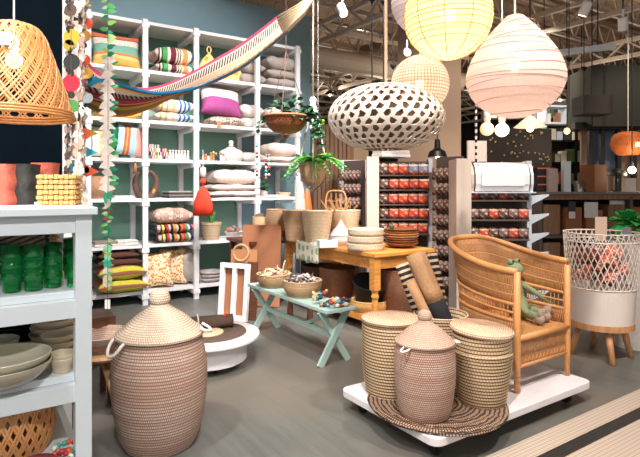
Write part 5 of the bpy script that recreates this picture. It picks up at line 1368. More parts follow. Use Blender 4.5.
pendant('cone_pendant_lamp', 'small white cone pendant lamp right of the bare bulbs', 530, 127, 5.6, [(.17, 0), (.165, .0), (.05, .10), (.03, .12), (.001, .12)], mglow('paper_cone', (255, 216, 180), .15, (214, 196, 176)), 1, 2, es=5, bz=-.01, br=.04)
MB_ = None
pendant('small_bulb_lamp', 'small clear amber bulb hanging in front of the product shelves', 567, 131, 8.0, None, None, 1, 4, br=.045, es=2.5, col=(255, 190, 130))
# zigzag black and white cord
p = P(476, 140, 5.3); t = thing('twisted_cord', 'black and white twisted cord hanging left of the bare bulbs', 'cord', (p.x, p.y, 1.7), 0)
MB().tube([(0, 0, 0), (0, 0, CZ-1.7)], .012, 8).build('cord', mstripe('cord_stripes', [(1, (20, 20, 20)), (1, (230, 225, 220))]*15, 1), t)
for f in t.children: pass
# added far pendants, put in to brighten the ceiling and the rear
for q_, (px, py, Y, e) in enumerate(((470, 90, 11, 60), (560, 100, 12, 60), (620, 110, 13, 40), (380, 100, 13, 60), (330, 95, 15, 60))):
    bz_ = P(px, py, Y)
    if e: bulb = pendant('added_pendant_lamp', 'small added black dome lamp brightening the far part of the shop', px, py, Y, [(.14, 0), (.12, .08), (.03, .14), (.001, .16)], M['black'], 1, e); bulb['group'] = 'added far black dome lamps'
# taller product shelving at the right back
def wallshelf():
    o0 = P(486, 187, 12.0); o0.z = 0
    t = thing('product_shelving', 'long dark shelving of boxed goods along the far right wall', 'shelf', o0, 0)
    for x in (0, 1.0, 2.0, 2.6): MB().box((x, 0, 1.6), (.05, .35, 3.2)).build('post', M['black'], t)
    for z in (.5, 1.0, 1.5, 2.0, 2.5, 3.0): MB().box((1.3, 0, z), (2.7, .35, .04)).build('shelf', M['black'], t)
    MB().box((1.3, .19, 1.6), (2.7, .02, 3.2)).build('back', mplain('dark_back', (60, 50, 44), .8, .1), t)
    rnd = random.Random(4); bm_ = [mplain('goods', c, .6, .06) for c in [(206, 200, 180), (120, 170, 150), (60, 60, 60), (196, 206, 220), (190, 130, 80), (230, 226, 214), (150, 60, 50), (90, 110, 70)]]
    for zi, z in enumerate((1.52, 2.02, 2.52, 3.02)):
        x = .05
        while x < 2.5:
            w_ = rnd.uniform(.08, .2); h_ = rnd.uniform(.18, .38)
            o = MB().box((0, 0, h_/2), (w_*.92, .18, h_)).build('goods_box', bm_[rnd.randrange(8)], loc=(o0.x+x+w_/2, o0.y-.05, z), bevel=.006); tag(o, 'small boxed product standing on the long dark shelving at the back', 'box', 'boxed goods on the dark shelving'); x += w_+.01
wallshelf()
# bright white cube shelving near the ceiling line
c = P(563, 112, 10.5); t = thing('white_cube_shelf', 'white open cube shelf high up behind the egg-shaped lamp', 'shelf', (c.x, c.y, 2.72), .1)
for x in (-.45, 0, .45): MB().box((x, 0, .17), (.04, .3, .34)).build('upright', M['bracket'], t)
for z in (0, .34): MB().box((0, 0, z), (.94, .3, .04)).build('shelf', M['bracket'], t)
for x in (-.4, .4): MB().tube([(x, 0, .34), (x, 0, CZ-2.72)], .01, 6).build('hanger', M['black'], t)
for i in range(4):
    o = MB().box((0, 0, .1), (.10, .1, .20)).build('goods_box', M['slat'] if i % 2 else M['p_offwhite'], loc=Vector((c.x-.32+i*.2, c.y, 2.745))); tag(o, 'small box inside the white hanging cube shelf', 'box', 'boxes in the white cube shelf')
# dark soffit and framed partition, right
a = P(590, 187, 9.0); 
struct('wall_right.001', MB().box((a.x+2.2, 9.4, 3.02), (4.4, .9, 1.05)), M['olive']).name = 'trim_60'
c = P(592, 106, 8.6); o = MB().box((0, 0, 0), (.48, .4, .30)).build('dark_box', M['dark'], loc=(c.x, c.y, c.z)); 
MB().tube([(0, 0, .15), (0, 0, CZ-c.z)], .01, 6).build('hanger', M['black'], o); tag(o, 'dark brown box sign hanging below the dark soffit', 'sign')
a0 = P(592, 187, 9.2); bw = P(700, 187, 9.2)
M['bluepanel'] = mplain('blue_panel', (96, 110, 140), .7, .1); M['mauve'] = mplain('mauve_panel', (150, 124, 112), .7, .08)
struct('wall_right_panel', MB().box(((a0.x+bw.x)/2+.3, 9.6, 1.3), (bw.x-a0.x+.6, .06, 2.5)), M['mauve']).name = 'wall_right.001'
struct('trim_blue', MB().box((a0.x+.40, 9.55, 2.15), (.55, .03, .75)), M['bluepanel']).name = 'trim_61'
for i, px in enumerate((593, 605, 621.5, 637, 652)):
    c = P(px, 187, 9.2); struct('trim_%d' % (62+i), MB().box((c.x, 9.3, 1.3), (.07, .08, 2.5)), M['black'])
c = P(610, 187, 9.2); struct('trim_70', MB().box((c.x+.8, 9.2, 2.53), (2.9, .12, .12)), M['black'])
# woven orange pendant
p = P(628, 155, 8.4)
t = thing('woven_pendant_lamp', 'orange woven drum pendant lamp hanging at the right edge', 'lamp', p, 0)
prof = sp2([(.15, 0), (.235, .10), (.25, .22), (.20, .33), (.12, .37)], 6)
lattice(prof, 60, .05, .012, .004, steps=10).build('shade', mplain('orange_rattan', (206, 112, 50), .6, .15), t)
MB().lathe([(r-.01, z) for r, z in prof], 30).build('liner', mglow('lit_liner', (230, 120, 50), .12, (220, 140, 80)), t, smooth=True)
MB().tube([(0, 0, .37), (0, 0, CZ-p.z)], .008, 6).build('cord', M['card_white'], t)
MB().ball((0, -.262, .15), .035, 12, 8).build('light_bulb', mglow('pendant_bulb', (255, 214, 140), 8), t, smooth=True)
point(p+Vector((0, -.5, -.3)), 6)
# counter with brown boxes
cc = P(548, 187, 7.6); t = thing('shop_counter', 'long brown counter with grey top and shelves in the background right', 'counter', (cc.x, cc.y, 0), .08)
MB().box((1.3, .3, 1.36), (2.9, .62, .035)).build('top', mplain('grey_top', (120, 110, 104), .4, .08), t)
MB().box((1.3, .3, 1.30), (2.8, .56, .07)).build('apron', M['slat'], t)
MB().box((1.3, .3, .72), (2.8, .56, .04)).build('shelf', M['rackdk'], t)
MB().box((1.3, .56, .66), (2.8, .04, 1.3)).build('back', M['dark'], t); MB().box((1.3, .3, .06), (2.8, .56, .12)).build('plinth', M['dark'], t)
for x in (-.1, 1.3, 2.7): MB().box((x, .3, .66), (.05, .56, 1.3)).build('divider', M['rackdk'], t)
Rc = Matrix.Rotation(.08, 3, 'Z')
for z, hs in ((.745, .44), (.125, .50)):
    for i in range(8):
        w_ = .26; o = MB().box((0, 0, 0), (w_, .36, hs-.04*(i % 3))).build('brown_carton', M['kraft2'] if i % 3 else M['slat'], loc=Vector((cc.x, cc.y, 0))+Rc @ Vector((.09+i*.33+(.05 if i > 3 else 0), .24, z+(hs-.04*(i % 3))/2+.003)), rot=(0, 0, .08+.06*(i % 2)), bevel=.004); tag(o, 'brown carton stored on the shelves of the background counter', 'box', 'brown cartons in the background counter')
def oncounter(px, Y=7.75): c = P(px, 187, Y); return (c.x, c.y, 1.381)
o = MB().box((0, 0, .20), (.28, .24, .40)).build('brown_box', M['kraft2'], loc=oncounter(593), rot=(0, 0, .5)); tag(o, 'tall brown cardboard box standing on the background counter', 'box')
o = MB().box((0, 0, .22), (.10, .10, .46)).build('white_column', M['bracket'], loc=oncounter(566)); tag(o, 'pale upright box column standing on the background counter', 'display')
o = MB().box((0, 0, .17), (.12, .12, .34)).build('grey_stand', mplain('mauve_grey', (170, 152, 152), .6, .05), loc=oncounter(552)); tag(o, 'mauve-grey block standing left of the pale column on the counter', 'display')
o = MB().lathe([(.07, 0), (.075, .16), (.068, .16), (.06, .02), (.001, .01)], 20).build('glass_jar', M['steel'], smooth=True, loc=oncounter(579)); tag(o, 'metal jar between the pale column and the tall brown box', 'jar')
t = thing('table_lamp', 'black dome table lamp on the background counter near the right edge', 'lamp', oncounter(617, 8.0), 0)
MB().lathe([(.14, .24), (.13, .29), (.06, .35), (.001, .36)], 24).build('shade', M['black'], t, smooth=True); MB().tube([(0, 0, 0), (0, 0, .32)], .012, 8).build('pole', M['black'], t); MB().lathe([(.001, 0), (.07, 0), (.07, .02), (.001, .02)], 20).build('base', M['black'], t)
o = MB().box((0, 0, .10), (.16, .1, .20)).build('white_box', M['p_offwhite'], loc=oncounter(629, 7.8)); tag(o, 'small off-white box right of the black dome lamp', 'box')
p = P(632, 170, 8.05); t = thing('globe_lamp', 'glowing bare bulb lamp near the right edge above the off-white box', 'lamp', p, 0); MB().ball((0, 0, 0), .055, 14, 10).build('light_bulb', mglow('globe_glow', (255, 220, 170), 12), t, smooth=True); MB().lathe([(.03, .05), (.03, .12), (.001, .12)], 12).build('socket', M['black'], t); MB().tube([(0, 0, .12), (0, 0, CZ-p.z)], .008, 6).build('cord', M['black'], t); point(p+Vector((0, -.2, 0)), 10)
def card(px, py, Y, w_, h_, m, lab, name='price_card', to=None):
    p = P(px, py, Y); t = MB().box((0, 0, 0), (w_, .012, h_)).build(name, m, loc=p); tag(t, lab, 'card'); return t
fy = cc.y-.06
card(591, 209, 7.70, .20, .26, M['card_white'], 'white card fixed on the counter front beneath the maroon card'); card(591, 196, 7.70, .20, .18, mplain('maroon', (92, 36, 38), .7, .1), 'maroon card on the counter front under the tall brown box')
card(618, 206, 7.85, .26, .17, M['card_white'], 'white card on the counter front near the leafy plant'); card(572, 215, 7.60, .09, .10, M['card_white'], 'small white label on the counter shelf'); card(572, 207, 7.61, .10, .16, M['black'], 'black card above the small white label on the counter')
# dark display of sparkling goods and boxes left of counter
t = thing('dark_display', 'dark display stand of small sparkling goods behind the right rack', 'display', P(515, 187, 8.6).xy.to_3d(), .1)
MB().box((0, 0, 1.2), (1.1, .3, 2.4)).build('board', mplain('black_brown', (36, 28, 26), .7, .2), t)
rnd = random.Random(3); o0_ = MB().ball((0, 0, 0), .018, 6, 4).build('ornament', mplain('amber_bits', (150, 130, 90), .3, .5), t, loc=(0, -.165, 2.0))
for i in range(60):
    o = o0_.copy(); COL.objects.link(o); o.parent = t; o.location = (rnd.uniform(-.5, .5), -.165, rnd.uniform(1.5, 2.35))
for i in range(6):
    c = P(541 if i < 3 else 537, 187, 7.9 if i < 3 else 8.25); o = MB().box((0, 0, 0), (.20-.02*(i % 2), .2, .12)).build('dark_box', M['dark'] if i % 2 else M['black'], loc=(c.x, c.y, 1.442+.122*(i % 3))); mb = None
    MB().box((0, -.101, .045), (.19, .006, .02)).build('orange_lid', M['coral'], o); tag(o, 'dark box with orange lid edge in the stack at the left end of the counter', 'box', 'dark boxes with orange edges')
# white tube light and duct
p = P(582, 50, 7.5); o = MB().box((0, 0, 0), (.85, .10, .07)).build('strip_light', M['bracket'], loc=p, rot=(0, .0, -.5)); MB().tube([(0.2, 0, 0), (.2, 0, CZ-p.z)], .008, 6).build('hanger', M['black'], o); tag(o, 'white strip light fitting hanging under the ceiling at the right', 'lamp')

# track spotlight heads
def spothead(px, py, Y, lab, tilt=(.5, .3)):
    p = P(px, py, Y); t = thing('track_spotlight', lab, 'lamp', p, 0)
    mb = MB(); mb.lathe([(.001, .07), (.045, .07), (.05, .05), (.05, -.07), (.042, -.07), (.04, -.05), (.001, -.05)], 20); h = mb.build('head', M['white'], t, smooth=False); h.rotation_euler = (tilt[0], tilt[1], 0)
    l_ = MB().lathe([(.001, -.052), (.038, -.052)], 16).build('lens', mglow('spot_lens', (255, 240, 220), 10), h)
    MB().tube([(0, 0, .02), (0, 0, .16)], .012, 8).build('bracket', M['white'], t); MB().tube([(0, 0, .16), (0, 0, CZ-p.z)], .008, 6).build('stem', M['black'], t); return t
spothead(342, 10, 5.6, 'white track spotlight above the ellipsoid lamp, left of the black cords', (-.5, -.3)); spothead(585, 9, 5.4, 'white track spotlight at the top right, left one of the pair', (.3, .3)); spothead(623, 24, 5.6, 'white track spotlight at the top right corner, right one of the pair', (.3, -.2)); spothead(407, 52, 7.0, 'small shining spotlight seen between the paper lamps', (-1.2, .1))
# black ceiling cups with cords
for px, py, Y, lab in ((372, 2, 5.0, 'black cord hanging from the ceiling, left of the rope'), (383.5, 4, 5.2, 'black cord hanging beside the pale rope above the ellipsoid lamp'), (393, 68, 6.0, 'black cone lamp holder hanging behind the small round paper lamp'), (569, 61, 6.5, 'black cup ceiling rose with thin cord at the right'), (584, 70, 7.0, 'second black cup with cord right of the egg-shaped lamp')):
    p = P(px, py, Y); t = thing('cord_pendant', lab, 'lamp', p, 0)
    MB().lathe([(.004, -.02), (.035, .02), (.035, .04), (.001, .04)], 16).build('cup', M['black'], t); MB().tube([(0, 0, .03), (0, 0, CZ-p.z)], .006, 6).build('cord', M['black'], t)
    if px in (372, 383.5): MB().tube([(0, 0, 0), (0, 0, P(px, 92, Y).z-p.z)], .007, 6).build('drop_cord', M['black'], t)
    if px in (569, 584): MB().tube([(0, 0, 0), (0, 0, P(px, 112, Y).z-p.z)], .006, 6).build('drop_cord', M['black'], t)

# ================================================================ PAPER LAMPS
def mpaper(name, rgb, es, trans=.12, line=None, glow=None, gx=0):
    t = NT(name); nt = t.t
    dif = t.n('ShaderNodeBsdfDiffuse'); tr = t.n('ShaderNodeBsdfTranslucent'); ts = t.n('ShaderNodeBsdfTransparent'); em = t.n('ShaderNodeEmission')
    nz = t.noise(t.coord('Object'), 90, 3); col = t.mix(nz, sc(lin(rgb), .82), sc(lin(rgb), 1.1))
    if gx:
        uv = t.coord('UV'); br = t.n('ShaderNodeTexBrick'); br.offset = 0
        for k, v_ in (('Scale', 1), ('Brick Width', gx), ('Row Height', gx), ('Mortar Size', gx*.16), ('Bias', 0)): br.inputs[k].default_value = v_
        t.l(uv, br.inputs['Vector']); col = t.mix(br.outputs[1], col, lin(line))
    for nd in (dif, tr, em): t.l(col, nd.inputs[0])
    em.inputs[1].default_value = es
    m1 = t.n('ShaderNodeMixShader'); m1.inputs[0].default_value = .5; t.l(dif.outputs[0], m1.inputs[1]); t.l(tr.outputs[0], m1.inputs[2])
    m2 = t.n('ShaderNodeMixShader'); m2.inputs[0].default_value = trans; t.l(m1.outputs[0], m2.inputs[1]); t.l(ts.outputs[0], m2.inputs[2])
    ad = t.n('ShaderNodeAddShader'); t.l(m2.outputs[0], ad.inputs[0]); t.l(em.outputs[0], ad.inputs[1]); t.l(ad.outputs[0], t.o.inputs[0]); return t.m
def paper_lamp(label, px, py, Y, prof, m, ribs, ribm, power, pcol=(1, .9, .8), bulbcol=(255, 220, 160), bes=30, nrib=16, meri=0, ribr=.0022, cord='card_white', br=.045, bz=0, wob=0):
    p = P(px, py, Y); t = thing('paper_lamp', label, 'lamp', p, 0)
    mb = MB(); 
    dense = sp2(prof, 8)
    pr = []
    L = len(dense)
    # gentle pleats between ribs
    zt_, zb_ = dense[0][1], dense[-1][1]
    for i, (r, z) in enumerate(dense): pr.append((r, z))
    mb.lathe(pr, 64); mb.build('paper_shade', m, t, smooth=True)
    mb = MB()
    def rad(z):
        for (r0, z0), (r1, z1) in zip(dense, dense[1:]):
            if min(z0, z1) <= z <= max(z0, z1) and z0 != z1: return r0+(r1-r0)*(z-z0)/(z1-z0)
        return dense[-1][0]
    rnd = random.Random(int(px))
    for i in range(1, nrib):
        z = zt_+(zb_-zt_)*i/nrib; r = rad(z)+.001; tx = wob*rnd.uniform(-1, 1); ty = wob*rnd.uniform(-1, 1)
        mb.tube([(r*math.cos(a), r*math.sin(a), z+tx*math.cos(a)*.02+ty*math.sin(a)*.02) for a in [2*PI*k/56 for k in range(56)]], ribr, 5, closed=True)
    for k in range(meri):
        a = 2*PI*k/meri; mb.tube([((r+.001)*math.cos(a), (r+.001)*math.sin(a), z) for r, z in dense], ribr, 5)
    mb.build('ribs', ribm, t)
    MB().ball((0, 0, bz), br, 14, 10).build('light_bulb', mglow('lamp_bulb', bulbcol, bes), t, smooth=True)
    MB().tube([(0, 0, br+bz), (0, 0, CZ-p.z)], .006, 8).build('cord', M[cord], t)
    if power: 
        d = point(p+Vector((0, 0, bz-.10)), power, .06, pcol)
    return t
def sph(R, a0=.18, n=14, sz=1.): return [(R*math.sin(a0+(PI-2*a0)*i/n), -R*sz*math.cos(a0+(PI-2*a0)*i/n)) for i in range(n+1)]
paper_lamp('large yellow glowing globe paper lamp at the top centre', 448, 16, 3.3, sph(.275), mpaper('yellow_paper', (252, 226, 158), .48, .10), 0, mplain('yellow_rib', (200, 130, 40), .6, .1), 3.5, nrib=17, meri=10, ribr=.0026, wob=.5, bes=14)
egg = [(.052, .305), (.10, .255), (.175, .17), (.25, .06), (.290, -.05), (.283, -.13), (.24, -.21), (.165, -.275), (.06, -.315)]
paper_lamp('large pinkish white egg-shaped paper lamp with cap hanging at the upper right', 515, 66, 3.2, egg, mpaper('pink_paper', (228, 207, 199), .10, .06), 0, mplain('white_rib', (186, 152, 140), .6, .1), 1.2, nrib=20, meri=0, ribr=.0022, wob=.9, bes=14, br=.035)
paper_lamp('smaller cream gridded globe paper lamp behind the ellipsoid lamp', 420, 84, 3.9, sph(.215), mpaper('grid_paper', (236, 216, 204), .16, .05, (200, 146, 124), gx=.024), 0, mplain('grid_rib', (214, 160, 130), .6, .1), 1.2, nrib=4, ribr=.0015, bes=16, br=.035)
paper_lamp('greyish lilac globe paper lamp partly hidden behind the yellow one', 425, 1, 4.1, sph(.265), mpaper('grey_paper', (196, 186, 192), .10, .04), 0, mplain('grey_rib', (160, 150, 150), .6, .1), 1, nrib=14, bes=8)
# ellipsoid lamp built of folded paper bows
p = P(386, 118, 3.65); t = thing('ellipsoid_lamp', 'wide flattened lattice lamp of white folded strips above the racks', 'lamp', p, 0)
RX, RZ = .405, .232
def el(a, b): return Vector((RX*math.cos(b)**.9*math.cos(a), RX*math.cos(b)**.9*math.sin(a), RZ*math.sin(b)))
mb = MB(); rows = 12; nA = 32; b0 = -1.22; b1 = 1.28
for j in range(rows):
    bb0 = b0+(b1-b0)*j/rows; bb1 = b0+(b1-b0)*(j+1)/rows; q = j % 2
    for i in range(nA):
        a0 = 2*PI*(i+.5*q)/nA; a1 = 2*PI*(i+.5*q+1)/nA; am = (a0+a1)/2; da = a1-a0
        wobb = .22*math.sin(i*7.3+j*3.1)
        # bow: a slanted strip that pinches in the middle, with two wings
        m_ = .20+wobb*.4
        q4 = [el(a0, bb0), el(a0+da*.50, bb0), el(am+da*.16, (bb0+bb1)/2), el(a0+da*(.90+wobb), bb1), el(a0+da*(.30+wobb), bb1), el(am-da*.22, (bb0+bb1)/2)]
        n_ = el(am, (bb0+bb1)/2).normalized(); mb.slab(q4, .006, n_)
        mb.slab([el(a0+da*(.30+wobb), bb1), el(a0+da*(.0+wobb), bb1-.01), el(am-da*.22, (bb0+bb1)/2)], .005, n_)
        if (i+j) % 3 == 0: mb.slab([el(a0+da*.50, bb0), el(a0+da*.80, bb0+.01), el(am+da*.12, (bb0+bb1)/2)], .005, n_)
    ringb = bb0; mb.tube([el(2*PI*k/60, ringb)*1.0 for k in range(60)], .0034, 5, closed=True)
mb.build('strip_lattice', mplain('bow_white', (240, 230, 218), .6, .06), t, smooth=False)
MB().lathe([(RX*.90*math.cos(b0+(b1-b0)*k/16)**.9, RZ*.90*math.sin(b0+(b1-b0)*k/16)) for k in range(17)], 48).build('liner', mplain('brown_liner', (126, 96, 72), .8, .1), t, smooth=True)
M['rope2'] = mplain('beige_rope', (206, 180, 160), .8, .15, 80, .4)
MB().tube([(0, 0, RZ*.9), (0, 0, CZ-p.z)], .011, 8).build('rope', M['rope2'], t)

# ================================================================ HAMMOCK
st = [  # px,py,Y for far edge, belly, near edge
    ((76, 44, 3.75), (73, 56, 3.65), (75, 50, 3.55)),
    ((92, 67, 3.95), (84, 103, 3.70), (86, 74, 3.50)),
    ((113, 81, 4.05), (110, 115, 3.75), (113, 83, 3.50)),
    ((131, 87, 4.1), (128, 116, 3.78), (131, 88, 3.50)),
    ((150, 88, 4.12), (150, 109, 3.78), (153, 93, 3.52)),
    ((172, 82, 4.12), (169, 100, 3.76), (172, 92.5, 3.56)),
    ((193, 72, 4.10), (192, 91, 3.74), (193, 88.5, 3.60)),
    ((216, 59, 4.06), (216, 82, 3.74), (217, 79, 3.64)),
    ((240, 45, 4.02), (240, 70, 3.76), (241, 67, 3.68)),
    ((262, 29, 3.98), (262, 54, 3.80), (263, 51, 3.74)),
    ((277, 17, 3.94), (285, 35, 3.84), (287, 31, 3.80))]
Pf = smoothp([P(*s_[0]) for s_ in st], 6); Qf = smoothp([P(*s_[1]) for s_ in st], 6); Bf = smoothp([P(*s_[2]) for s_ in st], 6); NS = len(Pf)-1
def ham(u, v):
    i = round(u*NS); a, q, b = Pf[i], Qf[i], Bf[i]
    if v < .5: t = v*2; p = a.lerp(q, t)+Vector((0, 0, -.10))*(4*t*(1-t))*.25
    else:
        t = (v-.5)*2; p = q.lerp(b, t)+Vector((0, -1, 0))*(4*t*(1-t))*.06
    return p
def hammock_mat():
    t = NT('hammock_weave'); uv = t.coord('UV'); sp = t.n('ShaderNodeSeparateXYZ'); t.l(uv, sp.inputs[0]); x, y = sp.outputs[0], sp.outputs[1]
    be = (222, 190, 160)
    st_ = [(0, (206, 66, 104)), (.035, (226, 200, 180)), (.06, (232, 214, 196)), (.20, be), (.34, (226, 196, 168)), (.345, (246, 140, 56)), (.45, (226, 180, 130)), (.50, (232, 136, 56)),
           (.55, (150, 156, 100)), (.60, (250, 200, 80)), (.65, (200, 60, 80)), (.68, (250, 210, 120)), (.70, (236, 60, 100)), (.735, (110, 130, 160)), (.75, (190, 60, 76)), (.79, (210, 170, 150)), (.85, (250, 232, 220)), (.90, (250, 206, 150)), (.935, (248, 170, 96)), (.965, (24, 118, 164))]
    col = t.ramp(y, [(p_, lin(c_)) for p_, c_ in st_], True)
    def band(lo, hi): return t.math('MULTIPLY', t.math('GREATER_THAN', y, lo), t.math('LESS_THAN', y, hi))
    s1 = t.math('GREATER_THAN', t.math('SINE', t.math('ADD', t.math('MULTIPLY', x, 560), t.math('MULTIPLY', y, 25))), -.1)
    col = t.mix(t.math('MULTIPLY', band(.055, .19), s1), col, lin((40, 34, 44)))
    s2 = t.math('GREATER_THAN', t.math('SINE', t.math('MULTIPLY', x, 240)), .3)
    col = t.mix(t.math('MULTIPLY', band(.345, .45), s2), col, lin((222, 186, 150)))
    s3 = t.math('GREATER_THAN', t.math('SINE', t.math('ADD', t.math('MULTIPLY', x, 300), t.math('MULTIPLY', y, 60))), .1)
    col = t.mix(t.math('MULTIPLY', band(.79, .86), s3), col, lin((50, 36, 40)))
    wv = t.n('ShaderNodeTexNoise'); wv.inputs['Scale'].default_value = 1; mp = t.n('ShaderNodeMapping'); mp.inputs['Scale'].default_value = (300, 12, 1); t.l(uv, mp.inputs[0]); t.l(mp.outputs[0], wv.inputs['Vector'])
    col = t.mix(t.math('MULTIPLY', wv.outputs[0], .18), col, lin((110, 80, 66))); t.base(col); t.rough(.95); t.bump(wv.outputs[0], .5, .006); return t.m
hm = thing('hammock', 'colourful striped woven hammock slung across the top left before the shelving', 'hammock', (0, 0, 0), 0)
MB().grid(ham, NS, 24).build('woven_bed', hammock_mat(), hm, smooth=True, solid=.004)
M['hblue'] = mcloth('blue_edging', (24, 122, 168)); M['hpink'] = mcloth('pink_edging', (208, 80, 116)); M['hcord'] = mcloth('cream_cord', (216, 196, 164))
MB().tube(Bf, .013, 8).build('blue_edging', M['hblue'], hm, smooth=True); MB().tube(Pf, .0065, 8).build('pink_edging', M['hpink'], hm, smooth=True)
end = P(322, -14, 3.9); mb = MB()
for k in range(22):
    v = k/21; a = ham(1, v); mid = a.lerp(end, .5)+Vector((0, 0, -.02*math.sin(v*PI)-.02)); mb.tube([a, mid, end], .0075, 5)
mb.build('cords', M['hcord'], hm, smooth=True)
e2 = P(66, 8, 3.6); mb = MB()
for k in range(18):
    v = k/17; a = ham(0, v); mb.tube([a, a.lerp(e2, .5)+Vector((0, 0, -.02)), e2], .007, 5)
mb.build('cords', M['hcord'], hm, smooth=True)
MB().tube([end, Vector((end.x+.5, end.y, CZ))], .012, 8).build('rope', M['hcord'], hm, smooth=True); MB().tube([e2, Vector((e2.x-.1, e2.y, CZ))], .012, 8).build('rope', M['hcord'], hm, smooth=True)

# ================================================================ GARLANDS
def piece_mb(kind, s_):
    mb = MB()
    if kind == 'disc': pts = [(s_*math.cos(a), 0, s_*math.sin(a)) for a in [2*PI*i/14 for i in range(14)]]
    elif kind == 'leaf': pts = [(0, 0, s_*.28), (s_*.55, 0, s_*.34), (s_*1.25, 0, 0), (s_*.55, 0, -.30*s_), (0, 0, -s_*.2)]
    elif kind == 'pennant': pts = [(0, 0, s_*.6), (s_*1.35, 0, -s_*.05), (0, 0, -s_*.6)]
    elif kind == 'petal': pts = [(-s_*.9, 0, -.1*s_), (-s_*.45, 0, s_*.42), (0, 0, s_*.62), (s_*.45, 0, s_*.42), (s_*.9, 0, -.1*s_), (s_*.3, 0, -s_*.3), (0, 0, -s_*.55), (-s_*.3, 0, -s_*.3)]
    mb.slab(pts, .0012, (0, 1, 0)); return mb
pcache = {}; gcols = {}
def pmat(c):
    if c not in gcols: gcols[c] = mplain('paper_colour', c, .75, .12, 30)
    return gcols[c]
def garland(name, label, px, Y, ztop, zbot, seq, group=None, tagend=False):
    p = P(px, 187, Y); t = thing(name, label, 'garland', (p.x, p.y, zbot), 0)
    MB().tube([(0, 0, 0), (.004, 0, (ztop-zbot)*.4), (0, 0, CZ-zbot)], .0018, 5).build('string', M['twig'], t)
    for (z, kind, s_, c, dx, ry, rz) in seq:
        key = (kind, s_, c)
        if key not in pcache: o = piece_mb(kind, s_).build('paper_'+kind, pmat(c), t); pcache[key] = o
        else: o = pcache[key].copy(); COL.objects.link(o); o.parent = t
        o.location = (dx, 0, z-zbot); o.rotation_euler = (0, ry, rz)
    if tagend:
        mb = MB().box((0, 0, .03), (.034, .002, .058)); mb.build('price_tag', M['card_white'], t)
    return t
GY = 3.25
def zy(py, Y): return CAM_Z-(py-HY)/F*Y
rnd = random.Random(12); seq = []; y = -20
greens = [(86, 180, 100), (30, 100, 76), (120, 200, 100), (160, 204, 130), (24, 140, 104)]
while y < 290:
    if 55 < y < 190:
        seq.append((zy(y, GY), 'petal', .058, (246, 232, 222) if rnd.random() < .75 else (244, 232, 222), rnd.uniform(-.006, .006), rnd.uniform(-.25, .25), rnd.uniform(-.5, .3)))
        if rnd.random() < .6: seq.append((zy(y+3, GY), 'leaf', .050, rnd.choice([(30, 130, 90), (90, 190, 130), (60, 150, 80)]), .012, rnd.uniform(-.4, .4), rnd.uniform(-.6, .6)))
        y += 7.5
    else:
        s_ = rnd.choice([0, PI]); c_ = rnd.choice(greens)
        if y > 190: c_ = rnd.choice([(20, 140, 110), (140, 210, 170), (210, 200, 180), (230, 120, 60), (60, 170, 130), (20, 110, 100), (190, 60, 50)])
        seq.append((zy(y, GY), rnd.choice(['leaf', 'leaf', 'disc']) if y > 190 else 'leaf', .028 if y > 190 else .050, c_, 0, rnd.uniform(-.35, .35), s_+rnd.uniform(-.6, .6)))
        if rnd.random() < .45: seq.append((zy(y+2, GY), 'leaf', .032, rnd.choice(greens), 0, rnd.uniform(-.35, .35), PI-s_+rnd.uniform(-.5, .5)))
        y += 3.8 if y > 190 else 6.2
seq = seq[:98]
garland('leaf_garland', 'hanging garland of green and cream paper leaves with a white tag at its end', 107.5, GY, zy(-20, GY), zy(309, GY), seq, tagend=True)
def rand_garland(name, label, px, Y, y0, y1, step, kinds, cs, sizes, seed, extra=()):
    rnd = random.Random(seed); seq = []; y = y0
    while y < y1:
        seq.append((zy(y, Y), rnd.choice(kinds), rnd.choice(sizes), rnd.choice(cs), rnd.uniform(-.006, .006), rnd.uniform(-.6, .6), rnd.uniform(-.8, .8))); y += step
    seq = seq[:90]
    for py, kind, s_, c, dx in extra: seq.append((zy(py, Y), kind, s_, c, dx, 0, 0))
    return garland(name, label, px, Y, zy(y0, Y), zy(y1, Y), seq)
stone = [(224, 206, 190), (240, 226, 212), (196, 170, 154), (170, 142, 130), (230, 214, 204)]
rand_garland('paper_garland', 'garland of stone-coloured paper scraps with black diamonds, nearest the bamboo lamp', 78, 2.95, -15, 206, 4.4, ['petal', 'disc'], stone+[(30, 28, 28)], [.032, .038, .026], 1)
rand_garland('paper_garland', 'garland of cream and grey paper petals with orange half discs', 82, 3.05, -15, 206, 4.6, ['petal', 'disc', 'petal'], stone+[(236, 226, 216)], [.028, .036], 2,
             [(24, 'disc', .034, (232, 92, 58), .03), (36, 'disc', .034, (214, 150, 60), .02), (60, 'disc', .032, (232, 92, 58), .02), (73, 'disc', .034, (226, 176, 90), .03), (84, 'disc', .03, (140, 90, 100), .0), (98, 'disc', .03, (190, 206, 210), .035), (134, 'disc', .034, (226, 96, 50), .015)])
rand_garland('disc_garland', 'garland of large mustard, black and red paper discs beside the lamp', 70.5, 2.8, -15, 130, 22, ['disc'], [(40, 30, 28)], [.02], 3,
             [(10, 'disc', .034, (80, 60, 50), 0), (37, 'disc', .045, (170, 150, 40), .006), (62, 'disc', .045, (30, 34, 34), .006), (83, 'disc', .048, (170, 24, 50), .004), (106, 'disc', .035, (60, 130, 60), .01), (45, 'disc', .03, (150, 130, 30), -.01)])
rand_garland('pennant_garland', 'garland of small triangular mustard, turquoise and orange pennants', 84.5, 3.15, -15, 200, 12, ['disc', 'petal'], [(220, 206, 190), (60, 110, 160), (230, 150, 60)], [.016, .02], 4,
             [(20, 'pennant', .05, (210, 200, 190), -.02), (5, 'pennant', .05, (200, 170, 60), -.02), (80, 'pennant', .085, (20, 130, 160), .0), (133, 'pennant', .062, (176, 150, 40), .0), (152, 'pennant', .052, (40, 180, 200), .01), (171, 'pennant', .068, (230, 90, 60), .0), (170, 'disc', .02, (230, 70, 110), .01)])
